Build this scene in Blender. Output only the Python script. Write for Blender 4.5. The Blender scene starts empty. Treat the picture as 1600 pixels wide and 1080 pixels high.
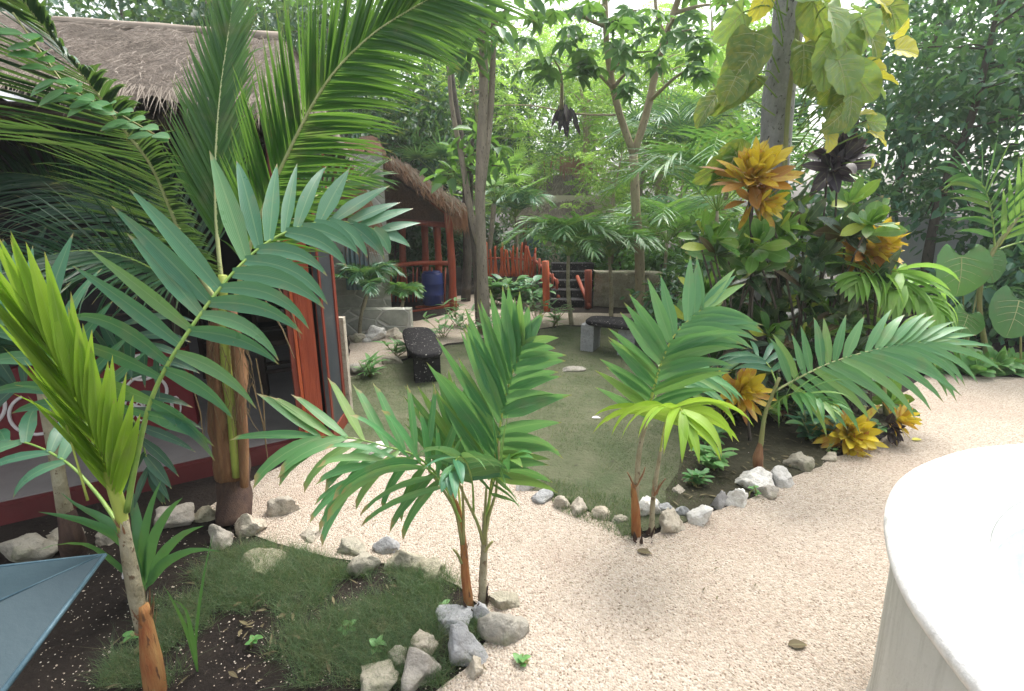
import bpy, math, random
import numpy as np
from mathutils import Vector as V, Matrix, noise
R = math.radians
rnd = random.Random(7)
C = bpy.context.scene.collection
CAM_H, PITCH, F = 1.7, R(15), 800.0
SP, CP = math.sin(PITCH), math.cos(PITCH)

# ------------------------------------------------------------------ camera, light
cam = bpy.data.objects.new('camera', bpy.data.cameras.new('camera'))
C.objects.link(cam)
cam.location = (0, 0, CAM_H)
cam.rotation_euler = (R(90) - PITCH, 0, 0)
cam.data.sensor_width = 36
cam.data.lens = 18
cam.data.clip_start = 0.05
cam.data.clip_end = 500
sc = bpy.context.scene
sc.camera = cam
SUN_EL, SUN_AZ = R(64), R(38)      # azimuth clockwise from +Y
w = bpy.data.worlds.new('World'); sc.world = w; w.use_nodes = True
nt = w.node_tree; nt.nodes.clear()
o = nt.nodes.new('ShaderNodeOutputWorld'); bg = nt.nodes.new('ShaderNodeBackground')
sky = nt.nodes.new('ShaderNodeTexSky'); sky.sky_type = 'NISHITA'; sky.sun_disc = False
sky.sun_elevation = SUN_EL; sky.sun_rotation = SUN_AZ; sky.dust_density = 6.0; sky.air_density = 1.2
hs = nt.nodes.new('ShaderNodeHueSaturation'); hs.inputs['Saturation'].default_value = 0.3
nt.links.new(sky.outputs[0], hs.inputs['Color']); nt.links.new(hs.outputs[0], bg.inputs[0])
bg.inputs[1].default_value = 0.15
nt.links.new(bg.outputs[0], o.inputs[0])
sun = bpy.data.objects.new('sun', bpy.data.lights.new('sun', 'SUN')); C.objects.link(sun)
sun.data.energy = 1.1; sun.data.angle = R(22); sun.data.color = (1, .96, .9)
sd = V((math.sin(SUN_AZ) * math.cos(SUN_EL), math.cos(SUN_AZ) * math.cos(SUN_EL), math.sin(SUN_EL)))
sun.rotation_euler = sd.to_track_quat('Z', 'Y').to_euler()
sc.view_settings.view_transform = 'Standard'; sc.view_settings.look = 'None'
sc.view_settings.exposure = 1.57; sc.view_settings.gamma = 1
sc.render.engine = 'CYCLES'
sc.cycles.max_bounces = 8; sc.cycles.transmission_bounces = 6; sc.cycles.diffuse_bounces = 4
sc.cycles.use_denoising = True

# ------------------------------------------------------------------ pixel helpers (photo pixels, 1600 x 1080)
def ray(px, py):
    x = (px - 800) / F; y = (540 - py) / F
    return V((x, CP + y * SP, -SP + y * CP))
def P(px, py, Y):
    d = ray(px, py); t = Y / d.y
    return V((d.x * t, Y, CAM_H + d.z * t))
def G(px, py, z=0.0):
    d = ray(px, py); t = (z - CAM_H) / d.z
    return V((d.x * t, d.y * t, z))
def PX(n, Y):            # n photo pixels at distance Y in metres
    return n * Y / F

# ------------------------------------------------------------------ materials
MAT = {}
def newmat(name):
    m = bpy.data.materials.new(name); m.use_nodes = True
    MAT[name] = m
    t = m.node_tree; t.nodes.clear()
    return m, t
def N(t, kind, **kw):
    n = t.nodes.new(kind)
    for k, v in kw.items():
        if k in n.inputs: n.inputs[k].default_value = v
        else: setattr(n, k, v)
    return n
def mixc(t, a, b, fac=None, mode='MIX', f=0.5):
    n = t.nodes.new('ShaderNodeMix'); n.data_type = 'RGBA'; n.blend_type = mode
    for i, x in ((6, a), (7, b)):
        if hasattr(x, 'links'): t.links.new(x, n.inputs[i])
        else: n.inputs[i].default_value = (*x, 1)
    if fac is not None: t.links.new(fac, n.inputs[0])
    else: n.inputs[0].default_value = f
    return n.outputs[2]
def ramp(t, src, stops):
    n = t.nodes.new('ShaderNodeValToRGB'); cr = n.color_ramp
    while len(cr.elements) < len(stops): cr.elements.new(.5)
    for e, (p, c) in zip(cr.elements, stops):
        e.position = p; e.color = (*c, 1) if len(c) == 3 else c
    t.links.new(src, n.inputs[0])
    return n.outputs[0]
def nz(t, scale, detail=4, rough=.55, co=None, dist=0):
    n = N(t, 'ShaderNodeTexNoise', Scale=scale, Detail=detail, Roughness=rough, Distortion=dist)
    if co is not None: t.links.new(co, n.inputs['Vector'])
    return n.outputs[0]
def coords(t, kind='Object', scale=None):
    c = t.nodes.new('ShaderNodeTexCoord').outputs[kind]
    if scale:
        m = t.nodes.new('ShaderNodeMapping'); m.inputs['Scale'].default_value = scale
        t.links.new(c, m.inputs[0]); c = m.outputs[0]
    return c
def bumpn(t, h, strength=.5, dist=.02):
    b = N(t, 'ShaderNodeBump', Strength=strength, Distance=dist); t.links.new(h, b.inputs['Height'])
    return b.outputs[0]
def finish(t, col, rough=.6, bump=None, spec=.5, metal=0.0):
    p = t.nodes.new('ShaderNodeBsdfPrincipled'); o = t.nodes.new('ShaderNodeOutputMaterial')
    if hasattr(col, 'links'): t.links.new(col, p.inputs['Base Color'])
    else: p.inputs['Base Color'].default_value = (*col, 1)
    if hasattr(rough, 'links'): t.links.new(rough, p.inputs['Roughness'])
    else: p.inputs['Roughness'].default_value = rough
    p.inputs['Specular IOR Level'].default_value = spec; p.inputs['Metallic'].default_value = metal
    if bump is not None: t.links.new(bump, p.inputs['Normal'])
    t.links.new(p.outputs[0], o.inputs[0])
    return p
def leafmat(name, a, b, rough=.42, trans=.3, tcol=None, spec=.5, blot=None, third=None):
    m, t = newmat(name)
    g = t.nodes.new('ShaderNodeNewGeometry')
    col = mixc(t, a, b, g.outputs['Random Per Island'])
    co = coords(t)
    if third: col = mixc(t, col, third, ramp(t, g.outputs['Random Per Island'], [(.80, (0, 0, 0)), (.9, (1, 1, 1))]))
    n1 = nz(t, 9, 3, co=co)
    col = mixc(t, col, mixc(t, col, (.25, .22, .12), f=.45), ramp(t, n1, [(.55, (0, 0, 0)), (.8, (1, 1, 1))]))
    if blot: col = mixc(t, col, blot, ramp(t, nz(t, 22, 4, co=co), [(.45, (0, 0, 0)), (.6, (1, 1, 1))]))
    uvm = t.nodes.new('ShaderNodeUVMap'); uvm.uv_map = 'UVMap'
    sx = t.nodes.new('ShaderNodeSeparateXYZ'); t.links.new(uvm.outputs[0], sx.inputs[0])
    def mth(op, x, y, clamp=False):
        q = N(t, 'ShaderNodeMath', operation=op, use_clamp=clamp)
        for i_, z in enumerate((x, y)):
            if hasattr(z, 'links'): t.links.new(z, q.inputs[i_])
            elif z is not None: q.inputs[i_].default_value = z
        return q.outputs[0]
    ab = mth('ABSOLUTE', mth('SUBTRACT', sx.outputs[0], .5), None)
    rib_ = ramp(t, ab, [(.0, (1, 1, 1)), (.025, (.6, .6, .6)), (.06, (0, 0, 0))])
    st_ = mth('SINE', mth('MULTIPLY', mth('ADD', sx.outputs[0], mth('MULTIPLY', n1, .03)), 75.0), None)
    col = mixc(t, col, mixc(t, col, (.0, .02, .0), f=.35), ramp(t, st_, [(.0, (0, 0, 0)), (1, (.55, .55, .55))]))
    col = mixc(t, col, mixc(t, col, (.45, .58, .25), f=.2), rib_)
    tipn = mth('ADD', sx.outputs[1], mth('MULTIPLY', mth('SUBTRACT', nz(t, 40, 3, .6, co), .5), .22))
    col = mixc(t, col, (.30, .22, .09), ramp(t, tipn, [(.92, (0, 0, 0)), (.985, (.85, .85, .85))]))
    col = mixc(t, col, (.26, .19, .07), ramp(t, nz(t, 48, 3, .6, co), [(.70, (0, 0, 0)), (.76, (.6, .6, .6))]))
    p = t.nodes.new('ShaderNodeBsdfPrincipled'); t.links.new(col, p.inputs['Base Color'])
    t.links.new(ramp(t, n1, [(.3, (rough - .08,) * 3), (.7, (rough + .15,) * 3)]), p.inputs['Roughness'])
    p.inputs['Specular IOR Level'].default_value = spec
    t.links.new(bumpn(t, mth('ADD', st_, nz(t, 60, 2, co=co)), .12, .004), p.inputs['Normal'])
    tr = t.nodes.new('ShaderNodeBsdfTranslucent')
    t.links.new(mixc(t, col, tcol or (.35, .6, .05), f=.35), tr.inputs[0])
    mx = t.nodes.new('ShaderNodeMixShader'); mx.inputs[0].default_value = trans
    o = t.nodes.new('ShaderNodeOutputMaterial')
    t.links.new(p.outputs[0], mx.inputs[1]); t.links.new(tr.outputs[0], mx.inputs[2]); t.links.new(mx.outputs[0], o.inputs[0])
    return m
def barkmat(name, a, b, c, sc_=(1, 1, .25), k=14, bump=.6):
    m, t = newmat(name)
    co = coords(t, 'Object', sc_)
    n1 = nz(t, k, 6, .65, co); n2 = nz(t, k * 3.1, 4, .6, co)
    col = mixc(t, a, b, ramp(t, n1, [(.35, (0, 0, 0)), (.65, (1, 1, 1))]))
    col = mixc(t, col, c, ramp(t, n2, [(.60, (0, 0, 0)), (.66, (1, 1, 1))]))
    finish(t, col, .85, bumpn(t, n2, bump, .02), .25)
    return m
def plainmat(name, a, b, k=8, rough=.6, bump=.2, metal=0.0, spec=.4, sc_=None, dist=.01):
    m, t = newmat(name)
    co = coords(t, 'Object', sc_)
    n1 = nz(t, k, 6, .6, co)
    finish(t, mixc(t, a, b, ramp(t, n1, [(.3, (0, 0, 0)), (.7, (1, 1, 1))])), rough, bumpn(t, nz(t, k * 5, 4, .6, co), bump, dist), spec, metal)
    return m

# foliage
leafmat('palm_blue', (.035, .145, .078), (.085, .235, .12), .34, .25, third=(.13, .26, .09))
leafmat('palm_deep', (.014, .062, .04), (.032, .105, .06), .34, .18)
leafmat('palm_mint', (.085, .26, .105), (.17, .37, .15), .36, .32, third=(.22, .38, .10))
leafmat('palm_green', (.045, .175, .055), (.10, .27, .075), .38, .3, third=(.18, .30, .07))
leafmat('palm_mid', (.06, .22, .08), (.12, .32, .11), .38, .3, third=(.19, .33, .09))
leafmat('palm_lime', (.22, .40, .035), (.30, .48, .05), .45, .40, (.5, .75, .05))
leafmat('palm_pale', (.17, .36, .07), (.24, .45, .09), .42, .4, (.45, .75, .1))
leafmat('coco', (.03, .115, .026), (.075, .20, .04), .38, .34)
leafmat('coco_dark', (.012, .05, .03), (.034, .10, .05), .32, .2)
leafmat('tree_light', (.17, .36, .055), (.30, .50, .08), .5, .5, (.5, .8, .1), third=(.45, .60, .12))
leafmat('tree_mid', (.06, .20, .05), (.13, .31, .075), .45, .4)
leafmat('tree_dark', (.018, .085, .045), (.04, .14, .062), .42, .25)
leafmat('tree_blue', (.03, .135, .085), (.085, .25, .14), .42, .35, third=(.14, .34, .12))
leafmat('ovate', (.06, .19, .065), (.11, .28, .09), .4, .35)
leafmat('croton_yellow', (.55, .36, .03), (.68, .56, .06), .38, .3, (.9, .7, .05), blot=(.50, .24, .03), third=(.42, .46, .06))
leafmat('croton_brown', (.34, .13, .03), (.46, .24, .04), .4, .2, (.7, .35, .03), third=(.16, .05, .03))
leafmat('croton_gold', (.62, .48, .03), (.72, .60, .05), .38, .28, (.9, .7, .05), third=(.55, .26, .03))
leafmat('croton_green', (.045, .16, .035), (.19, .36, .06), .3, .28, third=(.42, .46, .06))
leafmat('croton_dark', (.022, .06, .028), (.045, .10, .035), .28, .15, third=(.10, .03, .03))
leafmat('croton_purple', (.03, .024, .036), (.06, .04, .05), .36, .1, (.1, .05, .08))
leafmat('vine_green', (.15, .31, .09), (.34, .47, .18), .36, .34, (.5, .75, .1), blot=(.33, .45, .10))
leafmat('vine_olive', (.10, .20, .04), (.19, .29, .06), .42, .36, (.5, .65, .06), blot=(.29, .33, .06))
leafmat('vine_yellow', (.62, .62, .07), (.74, .68, .08), .4, .35, (.9, .85, .08))
leafmat('ear', (.09, .27, .075), (.15, .34, .10), .38, .35)
leafmat('ground_leaf', (.10, .28, .08), (.17, .36, .11), .42, .3)
leafmat('fallen', (.15, .12, .06), (.08, .055, .03), .8, .05)
leafmat('grass_blade', (.055, .115, .05), (.125, .19, .085), .6, .3, third=(.20, .19, .09))
leafmat('moss_blade', (.085, .115, .055), (.15, .175, .085), .7, .2)
leafmat('dead_frond', (.30, .21, .11), (.22, .14, .07), .7, .2, (.4, .3, .1))
plainmat('rib_yellow', (.38, .42, .09), (.28, .36, .07), 20, .4, .1, sc_=(1, 1, .2))
plainmat('rib_green', (.15, .28, .05), (.24, .34, .08), 20, .4, .1)
plainmat('rib_pale', (.45, .47, .24), (.35, .40, .16), 20, .45, .1)
plainmat('stem_green', (.16, .22, .07), (.28, .24, .10), 12, .5, .2, sc_=(1, 1, .3))
barkmat('stem_grey', (.36, .33, .23), (.24, .21, .13), (.14, .10, .06), (1, 1, .7), 18, .5)
barkmat('sheath_orange', (.24, .08, .03), (.36, .20, .075), (.11, .05, .025), (2.5, 2.5, .35), 9, .5)
plainmat('sheath_brown', (.16, .065, .035), (.30, .17, .08), 14, .7, .5, sc_=(3, 3, .3))
plainmat('sheath_dark', (.045, .025, .022), (.10, .06, .04), 16, .8, .6, sc_=(3, 3, .3))
barkmat('bark_grey', (.34, .34, .33), (.22, .22, .215), (.06, .055, .05), (1, 1, .55), 13, .9)
barkmat('bark_brown', (.22, .19, .145), (.32, .275, .21), (.10, .085, .06), (1, 1, .3), 16)
barkmat('bark_tan', (.40, .33, .22), (.32, .26, .17), (.16, .13, .09), (1, 1, .3), 14)
barkmat('bark_dark', (.07, .06, .05), (.12, .10, .08), (.03, .03, .025), (1, 1, .3), 12)
# ground
def gravelmat():
    m, t = newmat('gravel')
    co = coords(t)
    v = N(t, 'ShaderNodeTexVoronoi', Scale=95.0); t.links.new(co, v.inputs['Vector'])
    v2 = N(t, 'ShaderNodeTexVoronoi', Scale=150.0); t.links.new(co, v2.inputs['Vector'])
    sep = t.nodes.new('ShaderNodeSeparateColor'); t.links.new(v.outputs['Color'], sep.inputs[0])
    col = ramp(t, sep.outputs[0], [(0, (.29, .235, .18)), (.08, (.385, .32, .255)), (.5, (.435, .37, .30)), (1, (.50, .435, .365))])
    sep2 = t.nodes.new('ShaderNodeSeparateColor'); t.links.new(v2.outputs['Color'], sep2.inputs[0])
    col = mixc(t, col, (.20, .15, .11), ramp(t, sep2.outputs[1], [(.92, (0, 0, 0)), (.97, (1, 1, 1))]))
    big = nz(t, 1.3, 4, .6, co)
    col = mixc(t, col, (.34, .255, .20), ramp(t, big, [(.50, (0, 0, 0)), (.78, (.55, .55, .55))]))
    inv = N(t, 'ShaderNodeMath', operation='SUBTRACT'); inv.inputs[0].default_value = 1; t.links.new(v.outputs['Distance'], inv.inputs[1])
    finish(t, col, .9, bumpn(t, inv.outputs[0], .9, .012), .2)
def soilmat(name, a, b, c, k=7):
    m, t = newmat(name)
    co = coords(t)
    n1 = nz(t, k, 8, .68, co); n2 = nz(t, k * 7, 6, .7, co)
    col = mixc(t, a, b, ramp(t, n1, [(.35, (0, 0, 0)), (.68, (1, 1, 1))]))
    col = mixc(t, col, c, ramp(t, n2, [(.60, (0, 0, 0)), (.72, (1, 1, 1))]))
    finish(t, col, .95, bumpn(t, n2, 1, .03), .15)
gravelmat()
soilmat('soil', (.020, .016, .014), (.040, .031, .025), (.10, .08, .06), 5)
soilmat('leaf_mould', (.045, .042, .027), (.075, .072, .045), (.15, .12, .08), 4)
soilmat('moss_lawn', (.075, .095, .048), (.135, .135, .085), (.06, .055, .04), 2.2)
# built stuff
def stonemat(name, a, b, c, moss=None):
    m, t = newmat(name)
    co = coords(t)
    oi = t.nodes.new('ShaderNodeObjectInfo')
    n1 = nz(t, 7, 8, .68, co); n2 = nz(t, 30, 5, .7, co)
    col = mixc(t, a, b, ramp(t, n1, [(.35, (0, 0, 0)), (.65, (1, 1, 1))]))
    col = mixc(t, col, c, ramp(t, n2, [(.52, (0, 0, 0)), (.70, (1, 1, 1))]))
    col = mixc(t, col, mixc(t, col, (.30, .29, .28), f=.6), oi.outputs['Random'])
    if moss: col = mixc(t, col, moss, ramp(t, nz(t, 3.3, 4, .6, co), [(.55, (0, 0, 0)), (.7, (.7, .7, .7))]))
    finish(t, col, .9, bumpn(t, n2, .8, .03), .2)
stonemat('limestone', (.44, .38, .29), (.58, .52, .42), (.24, .20, .14), (.16, .15, .08))
stonemat('limestone_white', (.70, .68, .63), (.80, .78, .73), (.42, .38, .30))
stonemat('limestone_grey', (.33, .34, .35), (.45, .46, .46), (.22, .21, .20), (.20, .20, .14))
stonemat('limestone_moss', (.33, .30, .21), (.46, .42, .31), (.17, .15, .09), (.11, .13, .045))
def thatchmat(name, a, b, c):
    m, t = newmat(name)
    co = coords(t)
    n1 = nz(t, 38, 8, .75, co); n2 = nz(t, 2.2, 4, .6, co)
    col = ramp(t, n1, [(.28, c), (.46, a), (.68, b)])
    col = mixc(t, col, mixc(t, col, (.10, .085, .07), f=.65), ramp(t, n2, [(.48, (0, 0, 0)), (.7, (1, 1, 1))]))
    finish(t, col, .95, bumpn(t, n1, 1, .05), .1)
thatchmat('thatch', (.145, .12, .10), (.25, .215, .18), (.05, .04, .033))
thatchmat('thatch_red', (.135, .075, .05), (.22, .13, .085), (.06, .03, .025))
plainmat('straw', (.175, .145, .115), (.28, .24, .195), 3, .9, .1)
plainmat('straw_red', (.24, .115, .065), (.34, .20, .12), 3, .9, .1)
plainmat('straw_brown', (.24, .18, .125), (.33, .26, .19), 3, .9, .1)
plainmat('red_wood', (.22, .035, .016), (.36, .075, .03), 7, .5, .6, sc_=(5, 5, .35))
plainmat('red_wood_dark', (.15, .028, .018), (.22, .045, .025), 9, .5, .3, sc_=(4, 4, .5))
plainmat('orange_edge', (.52, .11, .03), (.38, .07, .025), 9, .45, .4, sc_=(4, 4, .5))
plainmat('red_wall', (.17, .018, .022), (.115, .014, .018), 4, .6, .2)
plainmat('white_paint', (.62, .58, .57), (.74, .72, .70), 10, .6, .2)
plainmat('concrete', (.18, .17, .165), (.26, .245, .235), 3, .6, .25)
plainmat('dark_red', (.12, .022, .022), (.085, .018, .018), 4, .6, .2)
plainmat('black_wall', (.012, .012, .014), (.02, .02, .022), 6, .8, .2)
plainmat('dark_pane', (.035, .043, .052), (.05, .058, .066), 4, .3, .05)
plainmat('dark_wood', (.035, .026, .022), (.055, .04, .032), 10, .45, .2)
plainmat('galv', (.52, .55, .57), (.40, .43, .46), 5, .35, .15, metal=.85)
plainmat('blue_metal', (.018, .042, .055), (.034, .064, .078), 3.5, .6, .25, metal=.0)
plainmat('blue_metal_edge', (.09, .155, .19), (.04, .085, .11), 14, .45, .3, metal=.2)
plainmat('blue_plastic', (.008, .022, .13), (.012, .03, .17), 3, .45, .1)
plainmat('curtain', (.16, .24, .27), (.22, .30, .33), 3, .8, .1, sc_=(8, 8, .4))
plainmat('cream_wall', (.52, .46, .33), (.60, .55, .42), 2, .8, .2)
plainmat('grey_wall', (.50, .51, .54), (.60, .61, .63), 1.2, .8, .15)
plainmat('blue_door', (.07, .17, .30), (.10, .22, .36), 3, .5, .1)
def plastermat(name, a, b, dirt):
    m, t = newmat(name)
    co = coords(t)
    n1 = nz(t, 2.6, 6, .62, co); n2 = nz(t, 40, 5, .7, co)
    col = mixc(t, a, b, ramp(t, n1, [(.4, (0, 0, 0)), (.75, (1, 1, 1))]))
    col = mixc(t, col, (.40, .39, .34), ramp(t, nz(t, 11, 8, .75, coords(t, 'Object', (1, 1, .6))), [(dirt, (0, 0, 0)), (dirt + .14, (.8, .8, .8))]))
    dr_ = nz(t, 9, 5, .7, coords(t, 'Object', (1, 1, .09)))
    col = mixc(t, col, (.30, .30, .26), ramp(t, dr_, [(dirt - .12, (0, 0, 0)), (dirt + .1, (.65, .65, .65))]))
    finish(t, col, .8, bumpn(t, n2, .5, .012), .25)
plastermat('plaster', (.82, .81, .78), (.74, .73, .69), .66)
plastermat('plaster_shaded', (.58, .575, .53), (.48, .475, .43), .60)  # tank side: its shade is put into the greyer base, stains on top
def watermat():
    m, t = newmat('water')
    p = finish(t, (.80, .97, .95), .04, bumpn(t, nz(t, 5, 3), .12, .02), .5)
    p.inputs['Transmission Weight'].default_value = .85; p.inputs['IOR'].default_value = 1.33
watermat()
def volcanic():
    m, t = newmat('bench_stone')
    co = coords(t)
    n = nz(t, 38, 3, .6, co)
    col = mixc(t, (.014, .014, .016), (.035, .033, .033), nz(t, 6, 4, .6, co))
    col = mixc(t, col, (.42, .39, .36), ramp(t, n, [(.64, (0, 0, 0)), (.68, (1, 1, 1))]))
    finish(t, col, .9, bumpn(t, n, .8, .02), .12)
volcanic()
def blockmat():
    m, t = newmat('stone_block')
    co = coords(t)
    v = N(t, 'ShaderNodeTexVoronoi', Scale=3.2, feature='DISTANCE_TO_EDGE')
    mp = t.nodes.new('ShaderNodeMapping'); mp.inputs['Scale'].default_value = (1, 1, 1.5); t.links.new(co, mp.inputs[0])
    t.links.new(mp.outputs[0], v.inputs['Vector'])
    v.inputs['Randomness'].default_value = .8
    n1 = nz(t, 9, 6, .65, co)
    col = mixc(t, (.30, .31, .26), (.42, .42, .36), ramp(t, n1, [(.35, (0, 0, 0)), (.65, (1, 1, 1))]))
    mort = ramp(t, v.outputs['Distance'], [(.02, (0, 0, 0)), (.055, (1, 1, 1))])
    col = mixc(t, (.52, .51, .46), col, mort)
    finish(t, col, .9, bumpn(t, mort, .6, .03), .2)
blockmat()

# ------------------------------------------------------------------ mesh builder
class M:
    def __init__(s): s.v = []; s.f = []; s.m = []; s.u = {}
    def quad(s, a, b, c, d, mi=0):
        k = len(s.v); s.v += [a, b, c, d]; s.f.append((k, k + 1, k + 2, k + 3)); s.m.append(mi)
    def poly(s, pts, mi=0):
        k = len(s.v); s.v += pts; s.f.append(tuple(range(k, k + len(pts)))); s.m.append(mi)
    def box(s, c, h, rot=None, mi=0):          # centre, half sizes, 3x3 rotation
        k = len(s.v); c = V(c)
        for x in (-1, 1):
            for y in (-1, 1):
                for z in (-1, 1):
                    q = V((x * h[0], y * h[1], z * h[2]))
                    if rot is not None: q = rot @ q
                    s.v.append(c + q)
        for f in ((0, 1, 3, 2), (4, 6, 7, 5), (0, 4, 5, 1), (2, 3, 7, 6), (0, 2, 6, 4), (1, 5, 7, 3)):
            s.f.append(tuple(k + i for i in f)); s.m.append(mi)
    def bar(s, a, b, w, h, mi=0, up=V((0, 0, 1))):   # rectangular bar from a to b
        a = V(a); b = V(b); d = (b - a); L = d.length; d.normalize()
        if abs(d.dot(up)) > .98: up = V((0, 1, 0))
        x = d.cross(up).normalized(); z = x.cross(d)
        rot = Matrix((x, d, z)).transposed()
        s.box((a + b) / 2, (w / 2, L / 2, h / 2), rot, mi)
    def tube(s, pts, rad, seg=8, mi=0, cap=True, wob=0.0):
        pts = [V(p) for p in pts]; n = len(pts)
        if not hasattr(rad, '__len__'): rad = [rad] * n
        up = V((0.31, 0.9, 0.2)); k = len(s.v); ref = None
        for i, p in enumerate(pts):
            d = (pts[min(i + 1, n - 1)] - pts[max(i - 1, 0)])
            d = d.normalized() if d.length > 1e-9 else V((0, 0, 1))
            if ref is None: ref = d.cross(up).normalized()
            ref = (ref - d * ref.dot(d)).normalized(); y = d.cross(ref)
            for j in range(seg):
                a = 2 * math.pi * j / seg; r = rad[i]
                if wob: r *= 1 + wob * noise.noise(p * 9 + V((math.cos(a), math.sin(a), 0)) * 1.7)
                s.v.append(p + (ref * math.cos(a) + y * math.sin(a)) * r)
        for i in range(n - 1):
            for j in range(seg):
                a = k + i * seg + j; b = k + i * seg + (j + 1) % seg
                s.f.append((a, b, b + seg, a + seg)); s.m.append(mi)
        if cap:
            s.f.append(tuple(k + j for j in range(seg))[::-1]); s.m.append(mi)
            s.f.append(tuple(k + (n - 1) * seg + j for j in range(seg))); s.m.append(mi)
    def ribbon(s, p, d, n, L, W, prof, droop=0.0, fold=.25, segs=5, mi=0, chop=False, grav=V((0, 0, -1))):
        k = len(s.v); cur = V(p); d = V(d).normalized(); st = L / segs
        for i in range(segs + 1):
            u = i / segs; w = W * prof(u) * .5
            sd_ = d.cross(n)
            sd_ = sd_.normalized() if sd_.length > 1e-6 else V((1, 0, 0))
            nn = sd_.cross(d)
            a = cur - sd_ * w + nn * fold * w; b = cur + sd_ * w + nn * fold * w; c = V(cur)
            if chop and i == segs: a = a + d * W * .5; b = b - d * W * .35
            kk = len(s.v); s.u[kk] = (0, u); s.u[kk + 1] = (.5, u); s.u[kk + 2] = (1, u)
            s.v += [a, c, b]
            if i:
                q = k + i * 3
                s.f.append((q - 3, q - 2, q + 1, q)); s.m.append(mi)
                s.f.append((q - 2, q - 1, q + 2, q + 1)); s.m.append(mi)
            n = nn
            cur = cur + d * st
            d = (d + grav * (droop / segs * (.35 + 1.3 * u))).normalized()
    def build(s, name, mats, parent=None, smooth=True, origin=None):
        if isinstance(mats, str): mats = [mats]
        if parent is not None: origin = ORG[parent.name]
        elif origin is None:
            xs = [v[0] for v in s.v]; ys = [v[1] for v in s.v]; zs = [v[2] for v in s.v]
            origin = V(((min(xs) + max(xs)) / 2, (min(ys) + max(ys)) / 2, min(zs)))
        origin = V(origin)
        me = bpy.data.meshes.new(name)
        me.from_pydata([tuple(V(v) - origin) for v in s.v], [], s.f)
        for k in mats: me.materials.append(MAT[k])
        if len(mats) > 1: me.polygons.foreach_set('material_index', s.m)
        if smooth: me.polygons.foreach_set('use_smooth', [True] * len(s.f))
        if s.u:
            uv = me.uv_layers.new(name='UVMap'); vi = np.zeros(len(me.loops), dtype=np.int32); me.loops.foreach_get('vertex_index', vi)
            tb_ = np.zeros((len(s.v), 2), dtype=np.float32)
            for k_, q_ in s.u.items(): tb_[k_] = q_
            uv.data.foreach_set('uv', tb_[vi].ravel())
        me.update()
        o = bpy.data.objects.new(name, me); C.objects.link(o)
        if parent is not None: o.parent = parent
        else: o.location = origin
        ORG[o.name] = origin
        return o
ORG = {}
def tag(o, label=None, cat=None, group=None, kind=None):
    for k, v in (('label', label), ('category', cat), ('group', group), ('kind', kind)):
        if v: o[k] = v
    return o
def thing(name, label, cat, loc, group=None):
    o = bpy.data.objects.new(name, None); C.objects.link(o); o.location = loc; o.empty_display_size = .1
    ORG[o.name] = V(loc)
    return tag(o, label, cat, group)
def lerp(a, b, t): return a + (b - a) * t
def spline(pts, n):
    pts = [V(p) for p in pts]
    q = [pts[0] * 2 - pts[1]] + pts + [pts[-1] * 2 - pts[-2]]
    out = []
    for i in range(len(pts) - 1):
        a, b, c, d = q[i:i + 4]
        for k in range(12):
            t = k / 12
            out.append(.5 * ((2 * b) + (c - a) * t + (2 * a - 5 * b + 4 * c - d) * t * t + (3 * b - a - 3 * c + d) * t ** 3))
    out.append(pts[-1])
    L = [0]
    for i in range(1, len(out)): L.append(L[-1] + (out[i] - out[i - 1]).length)
    res = []; j = 0
    for k in range(n + 1):
        s = L[-1] * k / n
        while j < len(L) - 2 and L[j + 1] < s: j += 1
        f = (s - L[j]) / max(1e-9, L[j + 1] - L[j])
        res.append(out[j].lerp(out[j + 1], min(1, max(0, f))))
    return res
def pr_leaflet(u): return (.35 + .65 * min(1, u / .3)) * (1 - max(0, (u - .35) / .65) ** 1.7) + .02
def pr_chop(u): return (.35 + .65 * min(1, u / .3)) * (1 - .55 * max(0, (u - .5) / .5) ** 1.5)
def pr_feather(u): return (.6 + .4 * min(1, u / .15)) * (1 - max(0, (u - .25) / .75) ** 1.4) + .02
def pr_ovate(u): return max(.03, math.sin(math.pi * min(1, u ** .8)) ** .8)
def pr_obov(u): return max(.05, (.12 + .88 * math.sin(math.pi * .5 * min(1, u / .62)) ** 1.3) * (1 - max(0, (u - .62) / .38) ** 2.2))
def pr_strap(u): return (.5 + .5 * min(1, u / .28)) * (1 - max(0, (u - .32) / .68) ** 1.55) + .015
CAMN = V((0, -1, .35)).normalized()
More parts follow.
